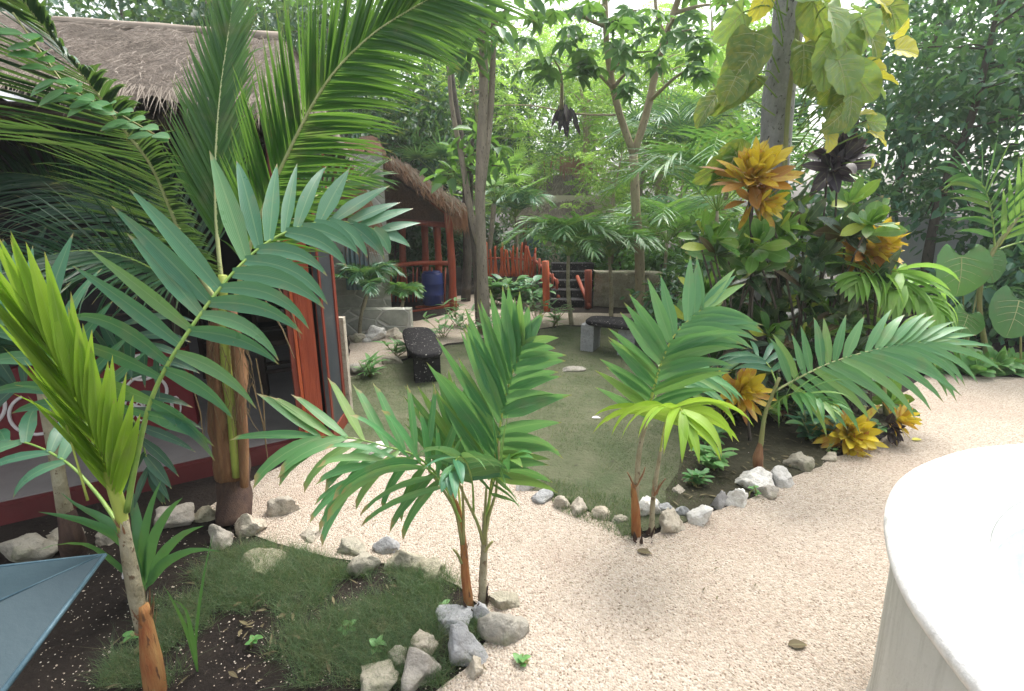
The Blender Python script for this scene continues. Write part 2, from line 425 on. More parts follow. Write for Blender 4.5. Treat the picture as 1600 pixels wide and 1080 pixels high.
def frond(parent, spine, n, L, W, a0=60, a1=30, nrm=CAMN, droop=.6, s0=.25, mat='palm_mid', rib='rib_yellow', prof=pr_leaflet,
          chop=False, lens=None, lr=(1, 1), dr=None, r0=.012, tw=20, lift=.15, fold=.3, jit=6, segs=5, name='frond', term=2, sd=None, ar=(1, 1), tl=.95):
    r = random.Random(sd if sd is not None else rnd.random())
    K = 40; sp = spline(spine, K)
    lens = lens or (lambda s: .6 + .4 * math.sin(math.pi * min(1, (s + .12) * 1.05)) if s < .5 else lerp(1, .5, (s - .5) / .5))
    m = M(); dr = dr or (droop, droop)
    def frame(s):
        x = s * K; i = min(K - 1, int(x)); p = sp[i].lerp(sp[i + 1], x - i)
        T = (sp[min(K, i + 2)] - sp[max(0, i - 1)]).normalized()
        S = T.cross(nrm)
        S = S.normalized() if S.length > 1e-4 else V((1, 0, 0))
        return p, T, S, S.cross(T)
    for i in range(n):
        q = (i + .5) / n; s = s0 + (1 - s0) * q
        for k, sg in enumerate((-1, 1)):
            s_ = min(.995, s + r.uniform(-.3, .3) * (1 - s0) / n)
            p, T, S, nn = frame(s_)
            if n > 9 and r.random() < .035: continue
            a = R(lerp(a0, a1, q) * ar[k] + r.uniform(-jit, jit))
            d = T * math.cos(a) + S * (sg * math.sin(a)) + nn * (lift + r.uniform(-.06, .06))
            nl = (Matrix.Rotation(R(sg * tw + r.uniform(-8, 8)), 3, d) @ nn)
            m.ribbon(p, d, nl, L * lens(q) * lr[k] * r.uniform(.86, 1.12), W * r.uniform(.72, 1.15) * (.75 + .25 * lens(q)), prof,
                     dr[k] * r.uniform(.6, 1.45) + (r.uniform(.3, 1.2) if r.random() < .07 else 0), fold, segs, 0, chop)
    for i in range(term):
        p, T, S, nn = frame(.99)
        m.ribbon(p, T + S * r.uniform(-.25, .25), nn, L * lens(1) * tl * r.uniform(.8, 1.1), W * .8, prof, droop * .6, fold, segs, 0, chop)
    f = m.build(name, mat, parent)
    t = M(); t.tube(sp, [lerp(r0, r0 * .25, (i / K) ** .8) for i in range(K + 1)], 6)
    t.build('midrib', rib, f)
    return f

# ================================================================== THE SETTING
def dens(pts, step=.18, jit=.02, sd=1):
    r = random.Random(sd); out = []
    for i in range(len(pts)):
        a, b = V(pts[i]), V(pts[(i + 1) % len(pts)])
        n = max(1, int((b - a).length / step))
        if n > 40: n = 40
        for k in range(n):
            p = a.lerp(b, k / n)
            out.append(V((p.x + r.uniform(-jit, jit), p.y + r.uniform(-jit, jit), p.z)))
    return out
def sheet(name, pts, z, mat, kind='structure', jit=.02):
    m = M(); m.poly([V((p[0], p[1], z)) for p in dens(pts, jit=jit)])
    o = m.build(name, mat, origin=(0, 0, 0), smooth=False)
    if o.data.polygons[0].normal.z < 0: o.data.flip_normals()
    return tag(o, kind=kind)
g = M(); g.quad(V((-150, -60, 0)), V((150, -60, 0)), V((150, 200, 0)), V((-150, 200, 0)))
tag(g.build('ground', 'soil', origin=(0, 0, 0), smooth=False), kind='structure')
front = [(500, 700), (548, 692), (600, 706), (700, 722), (780, 738), (850, 775), (935, 805), (1000, 842)]
rightb = [(1060, 822), (1110, 802), (1170, 782), (1240, 747), (1300, 716), (1375, 692), (1402, 655), (1412, 615)]
bed1 = [(690, 1079), (716, 1046), (760, 1000), (752, 960), (722, 916), (640, 886), (520, 874), (430, 852), (385, 826), (330, 790)]
gp = [G(*p) for p in front + rightb + [(1450, 585), (1600, 592)]] + [V((7, 4.4, 0)), V((8, -3, 0)), V((-.5, -3, 0)), V((-.2, 1.2, 0))] + [G(*p) for p in bed1]
sheet('gravel_path', gp, .008, 'gravel', jit=.03)
sheet('bed_soil', [G(*p) for p in [(1000, 836), (1060, 816), (1110, 796), (1170, 776), (1240, 741), (1300, 710), (1374, 686), (1398, 655), (1408, 615), (1380, 560), (1250, 540), (1080, 540), (1085, 600), (1060, 680), (1040, 760)]], .010, 'leaf_mould', jit=.05)
lawn = [G(*p) for p in front[1:] + [(1050, 812), (1062, 740), (1085, 680), (1095, 600), (1065, 540), (960, 513), (880, 511), (700, 541), (640, 562), (545, 596)]]
sheet('lawn', lawn, .012, 'moss_lawn', jit=.10)
back = [G(*p) for p in [(545, 592), (640, 558), (700, 538), (880, 508), (960, 511), (1090, 532), (1150, 505), (1010, 491), (860, 489), (770, 458), (715, 463), (700, 492), (650, 503), (545, 506)]]
sheet('back_path', back, .006, 'gravel')

def inpoly(x, y, P_):
    c = False; j = len(P_) - 1
    for i in range(len(P_)):
        if (P_[i][1] > y) != (P_[j][1] > y) and x < (P_[j][0] - P_[i][0]) * (y - P_[i][1]) / (P_[j][1] - P_[i][1]) + P_[i][0]: c = not c
        j = i
    return c
# loose chips of gravel close to the camera
r = random.Random(3); m = M()
for i in range(26000):
    y = 1.2 + 3.4 * r.random() ** 1.7; x = r.uniform(-1.4, 3.2)
    if not inpoly(x, y, gp): continue
    s = r.uniform(.0022, .0065); a = r.random() * 6.28; c, sn = math.cos(a), math.sin(a); k = len(m.v)
    for q in ((1, 0, 0), (0, .8, .1), (-1, .1, 0), (0, -.7, 0), (r.uniform(-.3, .3), r.uniform(-.3, .3), r.uniform(.4, .9))):
        m.v.append(V((x + s * (q[0] * c - q[1] * sn), y + s * (q[0] * sn + q[1] * c), .009 + s * q[2])))
    for f in ((0, 1, 4), (1, 2, 4), (2, 3, 4), (3, 0, 4)): m.f.append(tuple(k + t for t in f)); m.m.append(0)
def chipmat():
    m_, t = newmat('chips')
    gn = t.nodes.new('ShaderNodeNewGeometry')
    finish(t, ramp(t, gn.outputs['Random Per Island'], [(0, (.16, .12, .085)), (.05, (.40, .325, .25)), (.4, (.49, .41, .325)), (.8, (.56, .48, .395)), (1, (.66, .60, .52))]), .9, None, .2)
chipmat()
for i in range(2600):
    if i < 1700: q = G(r.uniform(60, 790), r.uniform(830, 1079))
    else: q = G(r.uniform(1000, 1330), r.uniform(640, 830))
    if inpoly(q.x, q.y, gp): continue
    s = r.uniform(.0015, .0045) * (1 if r.random() < .94 else 2); a = r.random() * 6.28; c, sn = math.cos(a), math.sin(a); k = len(m.v)
    for p_ in ((1, 0, 0), (0, .8, .1), (-1, .1, 0), (0, -.7, 0), (0, 0, .8)): m.v.append(V((q.x + s * (p_[0] * c - p_[1] * sn), q.y + s * (p_[0] * sn + p_[1] * c), .006 + s * p_[2])))
    for f in ((0, 1, 4), (1, 2, 4), (2, 3, 4), (3, 0, 4)): m.f.append(tuple(k + t for t in f)); m.m.append(0)
tag(m.build('gravel_chips', 'chips', origin=(0, 0, 0), smooth=False), kind='stuff')
# moss and grass
def blades(name, poly, n, h, wd, mat, thin=None, sd=5, kind='stuff', lean=.5):
    r = random.Random(sd); m = M()
    xs = [p[0] for p in poly]; ys = [p[1] for p in poly]
    for i in range(n):
        x = r.uniform(min(xs), max(xs)); y = r.uniform(min(ys), max(ys))
        if not inpoly(x, y, poly): continue
        if thin and noise.noise(V((x * thin, y * thin, 3.3))) + .5 * noise.noise(V((x * thin * 3.3, y * thin * 3.3, 7.1))) < r.uniform(-.12, .30): continue
        hh = h * r.uniform(.4, 1.2); a = r.random() * 6.28; c, s = math.cos(a), math.sin(a)
        lx, ly = r.gauss(0, lean) * hh, r.gauss(0, lean) * hh; k = len(m.v)
        m.v += [V((x - c * wd, y - s * wd, .01)), V((x + c * wd, y + s * wd, .01)), V((x + lx * .4 + c * wd * .7, y + ly * .4 + s * wd * .7, hh * .6)),
                V((x + lx * .4 - c * wd * .7, y + ly * .4 - s * wd * .7, hh * .6)), V((x + lx, y + ly, hh))]
        m.f += [(k, k + 1, k + 2, k + 3), (k + 3, k + 2, k + 4)]; m.m += [0, 0]
    return tag(m.build(name, mat, origin=(0, 0, 0)), kind=kind)
blades('moss_grass', [tuple(p)[:2] for p in lawn], 150000, .026, .0016, 'moss_blade', 1.9, 6)
bedpoly = [tuple(G(*p))[:2] for p in [(150, 1079), (690, 1079), (755, 1000), (745, 930), (690, 895), (600, 890), (520, 880), (430, 850), (330, 870), (240, 900)]]
blades('lawn_tuft', [tuple(p)[:2] for p in lawn], 26000, .05, .0014, 'grass_blade', 5.5, 26)
blades('bed_moss', [tuple(G(*p))[:2] for p in [(985, 835), (1060, 815), (1130, 760), (1120, 640), (1105, 560), (1060, 540), (1075, 680), (1050, 760)]], 26000, .03, .0016, 'moss_blade', 2.6, 16)
blades('bed_grass', bedpoly, 90000, .07, .0007, 'grass_blade', 3.0, 8, lean=.8)
blades('path_edge_grass', [tuple(G(*p))[:2] for p in [(840, 745), (1000, 790), (985, 850), (930, 825), (870, 800)]], 5000, .05, .0012, 'grass_blade', None, 9)
# forest litter
r = random.Random(11); m = M()
for poly, n in (([(-1, 1.2), (2.2, 1.2), (2.2, 3.6), (-1, 3.6)], 150), (bedpoly, 170), ([tuple(G(*p))[:2] for p in [(1060, 815), (1230, 740), (1400, 680), (1440, 600), (1100, 600), (1060, 740)]], 900)):
    xs = [p[0] for p in poly]; ys = [p[1] for p in poly]
    for i in range(n):
        x, y = r.uniform(min(xs), max(xs)), r.uniform(min(ys), max(ys))
        if inpoly(x, y, poly):
            if n == 150 and not inpoly(x, y, gp): continue
            a = r.random() * 6.28
            m.ribbon(V((x, y, .02)), V((math.cos(a), math.sin(a), r.uniform(-.1, .25))), V((r.gauss(0, .3), r.gauss(0, .3), 1)), r.uniform(.015, .035) if n == 150 else r.uniform(.02, .07), r.uniform(.003, .008) if n == 150 else r.uniform(.004, .02), pr_ovate, .2, .3, 3)
tag(m.build('leaf_litter', 'fallen', origin=(0, 0, 0)), kind='stuff')

# ------------------------------------------------------------------ rocks
def rock(name, loc, size, mat, label, group, sd, sub=3, rot=0.0, top=False):
    import bmesh
    bm = bmesh.new(); bmesh.ops.create_icosphere(bm, subdivisions=4, radius=1)
    r = random.Random(sd); off = V((r.uniform(-50, 50), r.uniform(-50, 50), r.uniform(-50, 50)))
    cuts = [(V((r.gauss(0, 1), r.gauss(0, 1), r.gauss(.2, .8))).normalized(), r.uniform(.42, .8)) for _ in range(11)]
    rz = Matrix.Rotation(rot + r.uniform(-.2, .2), 3, 'Z')
    for v in bm.verts:
        p = v.co.copy()
        for n_, d in cuts:
            e = p.dot(n_) - d
            if e > 0: p -= n_ * e * .92
        p *= 1.12 + .30 * noise.noise(p * 1.3 + off) + .16 * noise.noise(p * 3.1 + off) + .09 * noise.noise(p * 7 + off) + .05 * noise.noise(p * 15 + off)
        if p.z < -.45: p.z = -.45 - (p.z + .45) * .1
        v.co = rz @ V((p.x * size[0], p.y * size[1], p.z * size[2]))
    me = bpy.data.meshes.new(name); bm.to_mesh(me); bm.free()
    me.materials.append(MAT[mat]); me.polygons.foreach_set('use_smooth', [sub > 2] * len(me.polygons))
    o = bpy.data.objects.new(name, me); C.objects.link(o); o.location = (loc[0], loc[1], loc[2] + size[2] * .32)
    return tag(o, label, 'rock', group)
def rocks(rows, group, dz=0.0):
    for i, (px, py, wpx, hpx, mat, label) in enumerate(rows):   # base centre pixel, size in pixels
        b = G(px, py); s = b.y
        wx = PX(wpx, s) * .56; hz = PX(hpx, s) * .62
        rock('rock', (b.x, b.y + wx * .5, 0), (wx, wx * rnd.uniform(.75, 1.0), hz), mat, label, group, 100 + i * 7 + int(px))
LW, LG, LM, LS = 'limestone_white', 'limestone_grey', 'limestone_moss', 'limestone'
rocks([
 (585, 1078, 95, 45, LM, 'mossy rounded limestone rock at the near end of the soil bed edging'),
 (655, 1072, 100, 75, LS, 'big pale blotchy limestone rock near the camera on the soil bed edge'),
 (618, 1046, 44, 40, LM, 'small mossy rock wedged behind the big blotchy rock of the soil bed'),
 (660, 1026, 60, 50, LS, 'cream square-shouldered rock between the bed grass and the big grey rock'),
 (722, 1040, 85, 88, LG, 'big smooth blue-grey rock on the soil bed edge'),
 (712, 985, 70, 42, LG, 'long grey rock lying behind the big blue-grey rock'),
 (742, 1062, 40, 48, LS, 'narrow cream rock on the gravel beside the big blue-grey rock'),
 (753, 978, 36, 44, LG, 'small round dark grey stone at the foot of the twin-stemmed palm'),
 (785, 1008, 80, 60, LM, 'wide dusty cream rock at the gravel side of the twin-stemmed palm'),
 (790, 955, 60, 42, LM, 'flat dusty rock behind the small round dark grey stone'),
 (625, 895, 70, 50, LM, 'mossy boulder behind the grass of the soil bed'),
 (570, 898, 60, 44, LM, 'moss-covered rock under the hanging palm leaflets'),
 (600, 868, 48, 34, LG, 'upright grey rock in the back row of the soil bed'),
 (545, 868, 55, 36, LM, 'yellow mossy rock beside the hanging chopped palm leaflets'),
 (672, 905, 62, 40, LM, 'flat greenish rock sunk into the grass near the twin palm stems'),
 (398, 898, 95, 28, LM, 'long low mossy rock lying across the dark soil'),
 (388, 840, 48, 46, LS, 'knobbly cream rock right under the coconut palm stump'),
 (341, 853, 42, 48, LS, 'upright cream rock beside the coconut palm stump'),
 (268, 826, 55, 48, LS, 'pale rock behind the strap-leaved young palm'),
 (440, 806, 50, 40, LS, 'cream rock at the gravel side of the coconut palm'),
 (318, 815, 44, 30, LM, 'low brownish rock between the pale rock and the palm stump'),
 (25, 880, 90, 55, LM, 'large layered rock beside the blue metal sheet'),
 (92, 862, 50, 45, LM, 'mossy rock behind the tip of the blue metal sheet'),
 (165, 850, 40, 36, LS, 'small white rock behind the orange-sheathed palm'),
 (480, 845, 40, 22, LS, 'low pale rock at the corner of soil bed and gravel'),
], 'rocks edging the dark soil bed')
rocks([
 (585, 712, 44, 30, LW, 'white rock at the door corner of the thatched house'),
 (545, 700, 30, 20, LS, 'small cream rock against the red door frame'),
 (790, 748, 36, 30, LS, 'tan rock first in the lawn edging beside the long palm leaflets'),
 (818, 768, 34, 34, LW, 'pointed pale rock second in the lawn edging'),
 (852, 784, 40, 28, LG, 'grey rock third in the lawn edging'),
 (878, 797, 34, 26, LS, 'brownish rock fourth in the lawn edging'),
 (905, 804, 40, 34, LS, 'split tan rock fifth in the lawn edging'),
 (936, 812, 36, 34, LS, 'knobbly tan rock at the corner of lawn and gravel'),
 (968, 820, 26, 20, LM, 'little mossy rock sunk in the grass at the lawn corner'),
], 'rocks edging the lawn')
rocks([
 (1012, 808, 44, 40, LW, 'pale rock standing between the two stems of the fork palm'),
 (1052, 835, 58, 42, LS, 'rounded cream rock at the foot of the fork palm'),
 (1040, 805, 30, 26, LG, 'small grey rock behind the rounded cream rock'),
 (1068, 808, 28, 22, LG, 'small flat grey rock beside the white angular rock'),
 (1096, 822, 50, 40, LW, 'white angular rock on the gravel edge of the shrub bed'),
 (1126, 796, 26, 40, LG, 'grey upright double rock in the shrub bed edging'),
 (1155, 793, 42, 36, LW, 'cream block-like rock in the shrub bed edging'),
 (1182, 768, 62, 38, LW, 'wide white rock below the brown palm foot'),
 (1200, 776, 36, 26, LS, 'small cream rock with a green weed at its side'),
 (1226, 757, 52, 38, LW, 'white egg-shaped rock beside the brown palm foot'),
 (1252, 734, 46, 34, LM, 'brown mossy rock behind the white egg-shaped rock'),
 (1060, 772, 22, 14, LS, 'little cream stone lying in the leaf litter'),
 (1300, 722, 30, 18, LS, 'small rock half under the big golden rosette'),
], 'rocks edging the shrub bed')
rocks([
 (580, 533, 44, 24, LW, 'white rock on the back path near the stone hut'),
 (618, 530, 34, 16, LS, 'flat tan rock on the back path'),
 (555, 535, 26, 18, LM, 'dark rock at the foot of the stone hut plinth'),
 (560, 586, 34, 24, LS, 'tan rock at the lawn edge beside the door frame'),
 (612, 570, 30, 22, LM, 'dark rock behind the near stone bench'),
 (650, 548, 34, 22, LM, 'mossy rock at the head of the near stone bench'),
], 'rocks along the back path')

# ------------------------------------------------------------------ the water tank
tk = V((2.1076, .69, 0)); TR, TH = 1.1888, .80
t = thing('water_tank', 'round white plastered water tank standing on the gravel', 'water tank', tk)
def ring(m, prof, seg=128, wob=.004):
    k = len(m.v)
    for i in range(seg):
        a = 2 * math.pi * i / seg
        for (r_, z_) in prof:
            p = V((math.cos(a) * r_, math.sin(a) * r_, z_))
            q = r_ + wob * noise.noise(p * 4) * 2
            m.v.append(tk + V((math.cos(a) * q, math.sin(a) * q, z_ + wob * noise.noise(p * 3 + V((7, 7, 7))))))
    n = len(prof)
    for i in range(seg):
        for j in range(n - 1):
            a = k + i * n + j; b = k + ((i + 1) % seg) * n + j
            m.f.append((a, b, b + 1, a + 1)); m.m.append(0)
m = M(); ring(m, [(TR - .055, 0), (TR - .062, .12), (TR - .055, .4), (TR - .035, TH - .075)])
m.build('wall', 'plaster_shaded', t)
m = M(); ring(m, [(TR - .036, TH - .076), (TR - .012, TH - .066), (TR - .001, TH - .045), (TR, TH - .025), (TR - .012, TH - .006), (TR - .035, TH), (TR - .2, TH + .002), (TR - .235, TH - .004), (TR - .25, TH - .02), (TR - .26, TH - .06)])
m.build('rim', 'plaster', t)
m = M(); ring(m, [(TR - .261, TH - .059), (TR - .31, .3), (TR - .36, .22), (.3, .2), (.001, .2)])
m.build('basin', 'plaster', t)
m = M(); ring(m, [(TR - .275, TH - .16), (.5, TH - .16), (.001, TH - .16)], wob=0)
m.build('water', 'water', t)

# ------------------------------------------------------------------ blue metal sheet by the camera
t0 = P(165, 866, 1.42); a0_ = P(-60, 892, 1.3); b0_ = P(-40, 1140, .98); c0_ = P(-50, 962, 1.16)
t = thing('metal_sheet', 'blue-grey folded metal sheet with a pointed corner and pale rolled edge', 'metal sheet', V((t0.x - .3, t0.y - .2, 0)))
m = M()
dn = V((0, 0, -.006))
def slab(m, a, b, c):
    n_ = (b - a).cross(c - a).normalized()
    if n_.z < 0: n_ = -n_; b, c = c, b
    lo = [x - n_ * .004 for x in (a, b, c)]
    m.poly([a, b, c]); m.poly(lo[::-1])
    for i in range(3):
        p, q = (a, b, c)[i], (a, b, c)[(i + 1) % 3]
        m.quad(p, lo[i], lo[(i + 1) % 3], q)
slab(m, t0, c0_, a0_); slab(m, t0, b0_ , c0_)
m.build('panel', 'blue_metal', t, smooth=False)
m = M(); m.tube([t0.lerp(b0_, .0), t0.lerp(b0_, 1)], [.006, .009], 8); m.tube([t0.lerp(b0_, .10) + V((-.040, .0, .006)), b0_ + V((-.055, 0, .008))], [.003, .006], 6)
m.build('rolled_edge', 'blue_metal_edge', t)
m = M(); m.tube([t0 - V((.003, 0, 0)), a0_], [.003, .005], 8); m.tube([t0 - V((.01, .004, -.001)), c0_ + V((0, 0, .002))], [.002, .004], 6)
m.build('seam', 'blue_metal_edge', t)
m = M()
for (px, py, Y) in ((150, 872, 1.39), (60, 985, 1.17), (20, 905, 1.34)):
    q = P(px, py, Y); m.tube([V((q.x - .62, q.y - .1, q.z - .02)), V((q.x - .66, q.y - .1, 0))], .012, 8)
m.build('support', 'blue_metal_edge', t)

# ------------------------------------------------------------------ thatched house
E0 = V((-1.32, 3.44, 0)); U = V((.845, .535, 0)); W_ = V((-.36, .933, 0))
def HL(a, b, z=0): return E0 - U * a + W_ * b + V((0, 0, z))    # a metres along the front, b into the house
t = thing('thatched_house', 'thatched house with screened front, concrete floor and dark red painted low wall', 'house', HL(2.5, 1.5))
def prism(m, pts, z0, z1, mi=0):
    lo = [V((p.x, p.y, z0)) for p in pts]; hi = [V((p.x, p.y, z1)) for p in pts]
    a = sum(pts[i].x * pts[(i + 1) % len(pts)].y - pts[(i + 1) % len(pts)].x * pts[i].y for i in range(len(pts)))
    if a < 0: lo.reverse(); hi.reverse()
    m.poly(hi, mi); m.poly(lo[::-1], mi)
    for i in range(len(pts)):
        j = (i + 1) % len(pts); m.quad(lo[i], lo[j], hi[j], hi[i], mi)
m = M(); prism(m, [HL(6, .06), HL(.05, .06), HL(0, 4.2), HL(6, 4.2)], 0, .12)
m.build('floor_slab', 'concrete', t, smooth=False)
m = M(); prism(m, [HL(6, .0), HL(.0, .0), HL(.0, .055), HL(6, .055)], .0, .115)
m.build('floor_edge', 'dark_red', t, smooth=False)
m = M(); prism(m, [HL(6, .70), HL(.95, .70), HL(.95, .83), HL(6, .83)], .121, .72)
lw = m.build('low_wall', 'red_wall', t, smooth=False)
m = M(); r = random.Random(4)
def loop(m, a, z, ra, rz_, s=0, e=6.283, n=26, th=.011):
    pts = [HL(a + ra * math.cos(lerp(s, e, i / n)),   .696, z + rz_ * math.sin(lerp(s, e, i / n))) for i in range(n + 1)]
    m.tube(pts, th, 5)
for (a, z, ra, rz_) in ((1.22, .44, .12, .12), (1.22, .62, .10, .09), (1.5, .50, .16, .17), (1.82, .40, .13, .14), (2.12, .52, .17, .17), (2.5, .40, .15, .15), (2.85, .5, .16, .17), (3.25, .42, .15, .15), (3.6, .52, .15, .14)):
    loop(m, a, z, ra, rz_, r.uniform(0, 2), r.uniform(5.5, 8)); 
for k in range(6): loop(m, 1.06 + k * .055, .30 + .03 * (k % 2), .024, .07, 0, 6.3, 14, .006)
m.build('painted_scroll', 'white_paint', lw)
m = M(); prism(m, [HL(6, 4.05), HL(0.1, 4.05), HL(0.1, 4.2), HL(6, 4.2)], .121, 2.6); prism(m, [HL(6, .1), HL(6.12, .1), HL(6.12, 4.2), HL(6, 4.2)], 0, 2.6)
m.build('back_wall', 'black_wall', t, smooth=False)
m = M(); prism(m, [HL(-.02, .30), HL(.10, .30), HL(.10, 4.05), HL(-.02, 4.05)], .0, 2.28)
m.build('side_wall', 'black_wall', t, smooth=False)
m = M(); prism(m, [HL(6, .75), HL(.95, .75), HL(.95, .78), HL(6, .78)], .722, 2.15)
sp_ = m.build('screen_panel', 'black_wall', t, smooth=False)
m = M()
for k in range(7): m.bar(HL(.95, .735, .78 + k * .22), HL(6, .735, .78 + k * .22), .02, .012)
for a in (.98, 2.1, 3.3, 4.5): m.bar(HL(a, .725, .724), HL(a, .725, 2.15), .05, .03)
m.build('screen_slat', 'dark_wood', sp_, smooth=False)
# front beam and posts
m = M(); m.tube([HL(6, .12, 2.2), HL(3, .12, 2.17), HL(-.05, .12, 2.19)], .06, 10, wob=.1); m.build('eave_beam', 'dark_wood', t)
for a in (3.4, 5.6):
    m = M(); m.tube([HL(a, .14, .121), HL(a, .14, 2.16)], .07, 10, wob=.1); m.build('post', 'dark_wood', t)
# door jamb and door leaf at the corner
m = M(); m.bar(HL(.10, .02, 0), HL(.10, .02, 2.22), .05, .11, up=U); m.build('door_jamb', 'red_wood', t, smooth=False)
m = M(); m.bar(HL(.166, -.012, 0), HL(.166, -.012, 2.22), .03, .02, up=U); m.build('jamb_bead', 'orange_edge', t, smooth=False)
m = M(); m.bar(HL(.196, .012, 0), HL(.196, .012, 2.22), .05, .036, up=U); m.build('jamb_strip', 'red_wood_dark', t, smooth=False)
d0, d1 = HL(.0, .05), HL(-.12, .40)
m = M()
for (p, q) in ((d0, d1),):
    zz = V((0, 0, 1))
    m.bar(p.lerp(q, .92), p.lerp(q, .92) + zz * 2.15, .045, .05); m.bar(p.lerp(q, .05), p.lerp(q, .05) + zz * 2.15, .045, .03)
    m.bar(p + zz * .06, q + zz * .06, .04, .11); m.bar(p + zz * 2.12, q + zz * 2.12, .04, .07)
dl = m.build('door', 'red_wood_dark', t, smooth=False)
m = M(); prism(m, [d0 + V((.012, .004, 0)), d1 + V((.012, .004, 0)), d1 + V((-.012, -.004, 0)), d0 + V((-.012, -.004, 0))], .12, 2.08)
m.build('door_pane', 'dark_pane', dl, smooth=False)
m = M(); m.bar(HL(-.16, .42, 0), HL(-.16, .42, .88), .05, .06); m.build('plinth_edge', 'limestone', t, smooth=False)
# roof
r0_, r1_ = P(-260, 10, 4.3), P(440, 62, 5.65)
def thatch_face(m, a, b, c, d, nu, nv, sag=.05, th=.0):
    """quad grid a-b (eave) to d-c (ridge)"""
    k = len(m.v); n_ = (b - a).cross(d - a).normalized()
    for j in range(nv + 1):
        for i in range(nu + 1):
            u, v = i / nu, j / nv
            p = a.lerp(b, u).lerp(d.lerp(c, u), v)
            p = p + n_ * (noise.noise(p * 2.2) * .05 + noise.noise(p * 7) * .035 + noise.noise(p * 19) * .02)
            if j == 0: p = p + V((0, 0, -abs(noise.noise(p * 11)) * .10))
            m.v.append(p)
    for j in range(nv):
        for i in range(nu):
            q = k + j * (nu + 1) + i; m.f.append((q, q + 1, q + nu + 2, q + nu + 1)); m.m.append(0)
def straws(m, a, b, c, d, n, L=(.08, .3), sd=2, eave=0, wd=.004):
    r = random.Random(sd); n_ = (b - a).cross(d - a).normalized()
    for i in range(n):
        u, v = r.random(), (r.random() if i >= eave else r.uniform(-.01, .03))
        p = a.lerp(b, u).lerp(d.lerp(c, u), v); q = d.lerp(c, u) - a.lerp(b, u)
        dn_ = (-q.normalized() + (b - a).normalized() * r.gauss(0, .22) + n_ * r.uniform(-.05, .18) + V((0, 0, -.5 if i < eave else 0))).normalized()
        m.ribbon(p + n_ * .03, dn_, n_, r.uniform(*L), wd * r.uniform(.5, 1.3), pr_feather, .5, .1, 2)
ev0, ev1 = HL(6.2, -.28, 2.32), HL(-.12, -.12, 2.27)
rb = P(548, 250, 5.7)
m = M()
thatch_face(m, ev0, ev1, r1_, r0_, 90, 34)
thatch_face(m, ev1, rb, r1_ + V((.05, .1, -.02)), r1_, 34, 34)
bk0, bk1 = V((-6.5, 8.0, 2.2)), V((-2.2, 7.6, 2.2))
thatch_face(m, rb, bk1, r1_, r1_ + V((.05, .1, 0)), 14, 20); thatch_face(m, bk1, bk0, r0_, r1_, 30, 20)
roof = m.build('roof', 'thatch', t)
m = M(); straws(m, ev0, ev1, r1_, r0_, 5200, sd=2, eave=1500); straws(m, ev1, rb, r1_ + V((.05, .1, -.02)), r1_, 1600, sd=3, eave=700)
m.build('loose_straw', 'straw', roof)
m = M(); r = random.Random(5)
cx0, cx1 = P(520, 262, 5.5), P(556, 272, 5.75)
for i in range(420):
    p = cx0.lerp(cx1, r.random()) + V((r.gauss(0, .03), r.gauss(0, .06), r.uniform(-.1, .08)))
    m.ribbon(p, V((r.uniform(.05, .42), r.gauss(0, .15), -1)), V((0, -1, .2)), r.uniform(.4, 1.0), .011, pr_feather, .1, .2, 3)
m.build('thatch_fringe', 'straw_red', roof)
# ridge cap of cement and corrugated sheet under the eave
m = M(); m.tube(spline([r0_ + V((0, 0, .02)), r0_.lerp(r1_, .5) + V((0, 0, .01)), r1_ + V((0, 0, .02))], 12), .045, 8, wob=.4); m.build('ridge_cap', 'straw', roof)
m = M(); k0 = 0; nn_ = 130
for i in range(nn_ + 1):
    u = i / nn_; z = .022 * math.sin(i * 1.25)
    for b_ in (-.44, .3): m.v.append(HL(lerp(6.0, 1.15, u), b_, 2.17 + z + (b_ + .4) * .16))
for i in range(nn_): m.f.append((2 * i, 2 * i + 2, 2 * i + 3, 2 * i + 1)); m.m.append(0)
m.build('corrugated_eave', 'galv', t)

# furniture inside the house
def fourleg(name, label, cat, c, rz, sx, sy, h, back=0.0):
    t = thing(name, label, cat, c); rot = Matrix.Rotation(rz, 3, 'Z')
    T = lambda x, y, z: c + rot @ V((x, y, z))
    m = M(); m.box(T(0, 0, h), (sx, sy, .022), rot); m.build('seat' if back else 'tabletop', 'dark_wood', t, smooth=False)
    for x in (-1, 1):
        for y in (-1, 1):
            m = M(); m.bar(T(x * (sx - .03), y * (sy - .03), 0), T(x * (sx - .03), y * (sy - .03), h - .022), .04, .04); m.build('leg', 'dark_wood', t, smooth=False)
    m = M(); m.bar(T(-sx + .03, -sy + .03, h * .45), T(sx - .03, -sy + .03, h * .45), .025, .03); m.bar(T(-sx + .03, sy - .03, h * .4), T(sx - .03, sy - .03, h * .4), .025, .03)
    m.build('stretcher', 'dark_wood', t, smooth=False)
    if back:
        m = M()
        for k in range(3): m.bar(T(-sx + .03, sy - .02, h + .15 + k * .13), T(sx - .03, sy - .02, h + .15 + k * .13), .02, .06)
        for x in (-1, 1): m.bar(T(x * (sx - .02), sy - .02, h + .022), T(x * (sx - .02), sy - .02, h + back), .035, .035)
        m.build('backrest', 'dark_wood', t, smooth=False)
    return t
c = P(455, 592, 4.35); fourleg('chair', 'dark wooden chair on the concrete floor behind the red door jamb', 'chair', V((c.x - .1, 4.45, .121)), .5, .2, .2, .46, .48)
c = P(420, 540, 5.1); fourleg('table', 'dark wooden table inside the screened house', 'table', V((c.x - .12, 5.2, .121)), .5, .55, .35, .74)

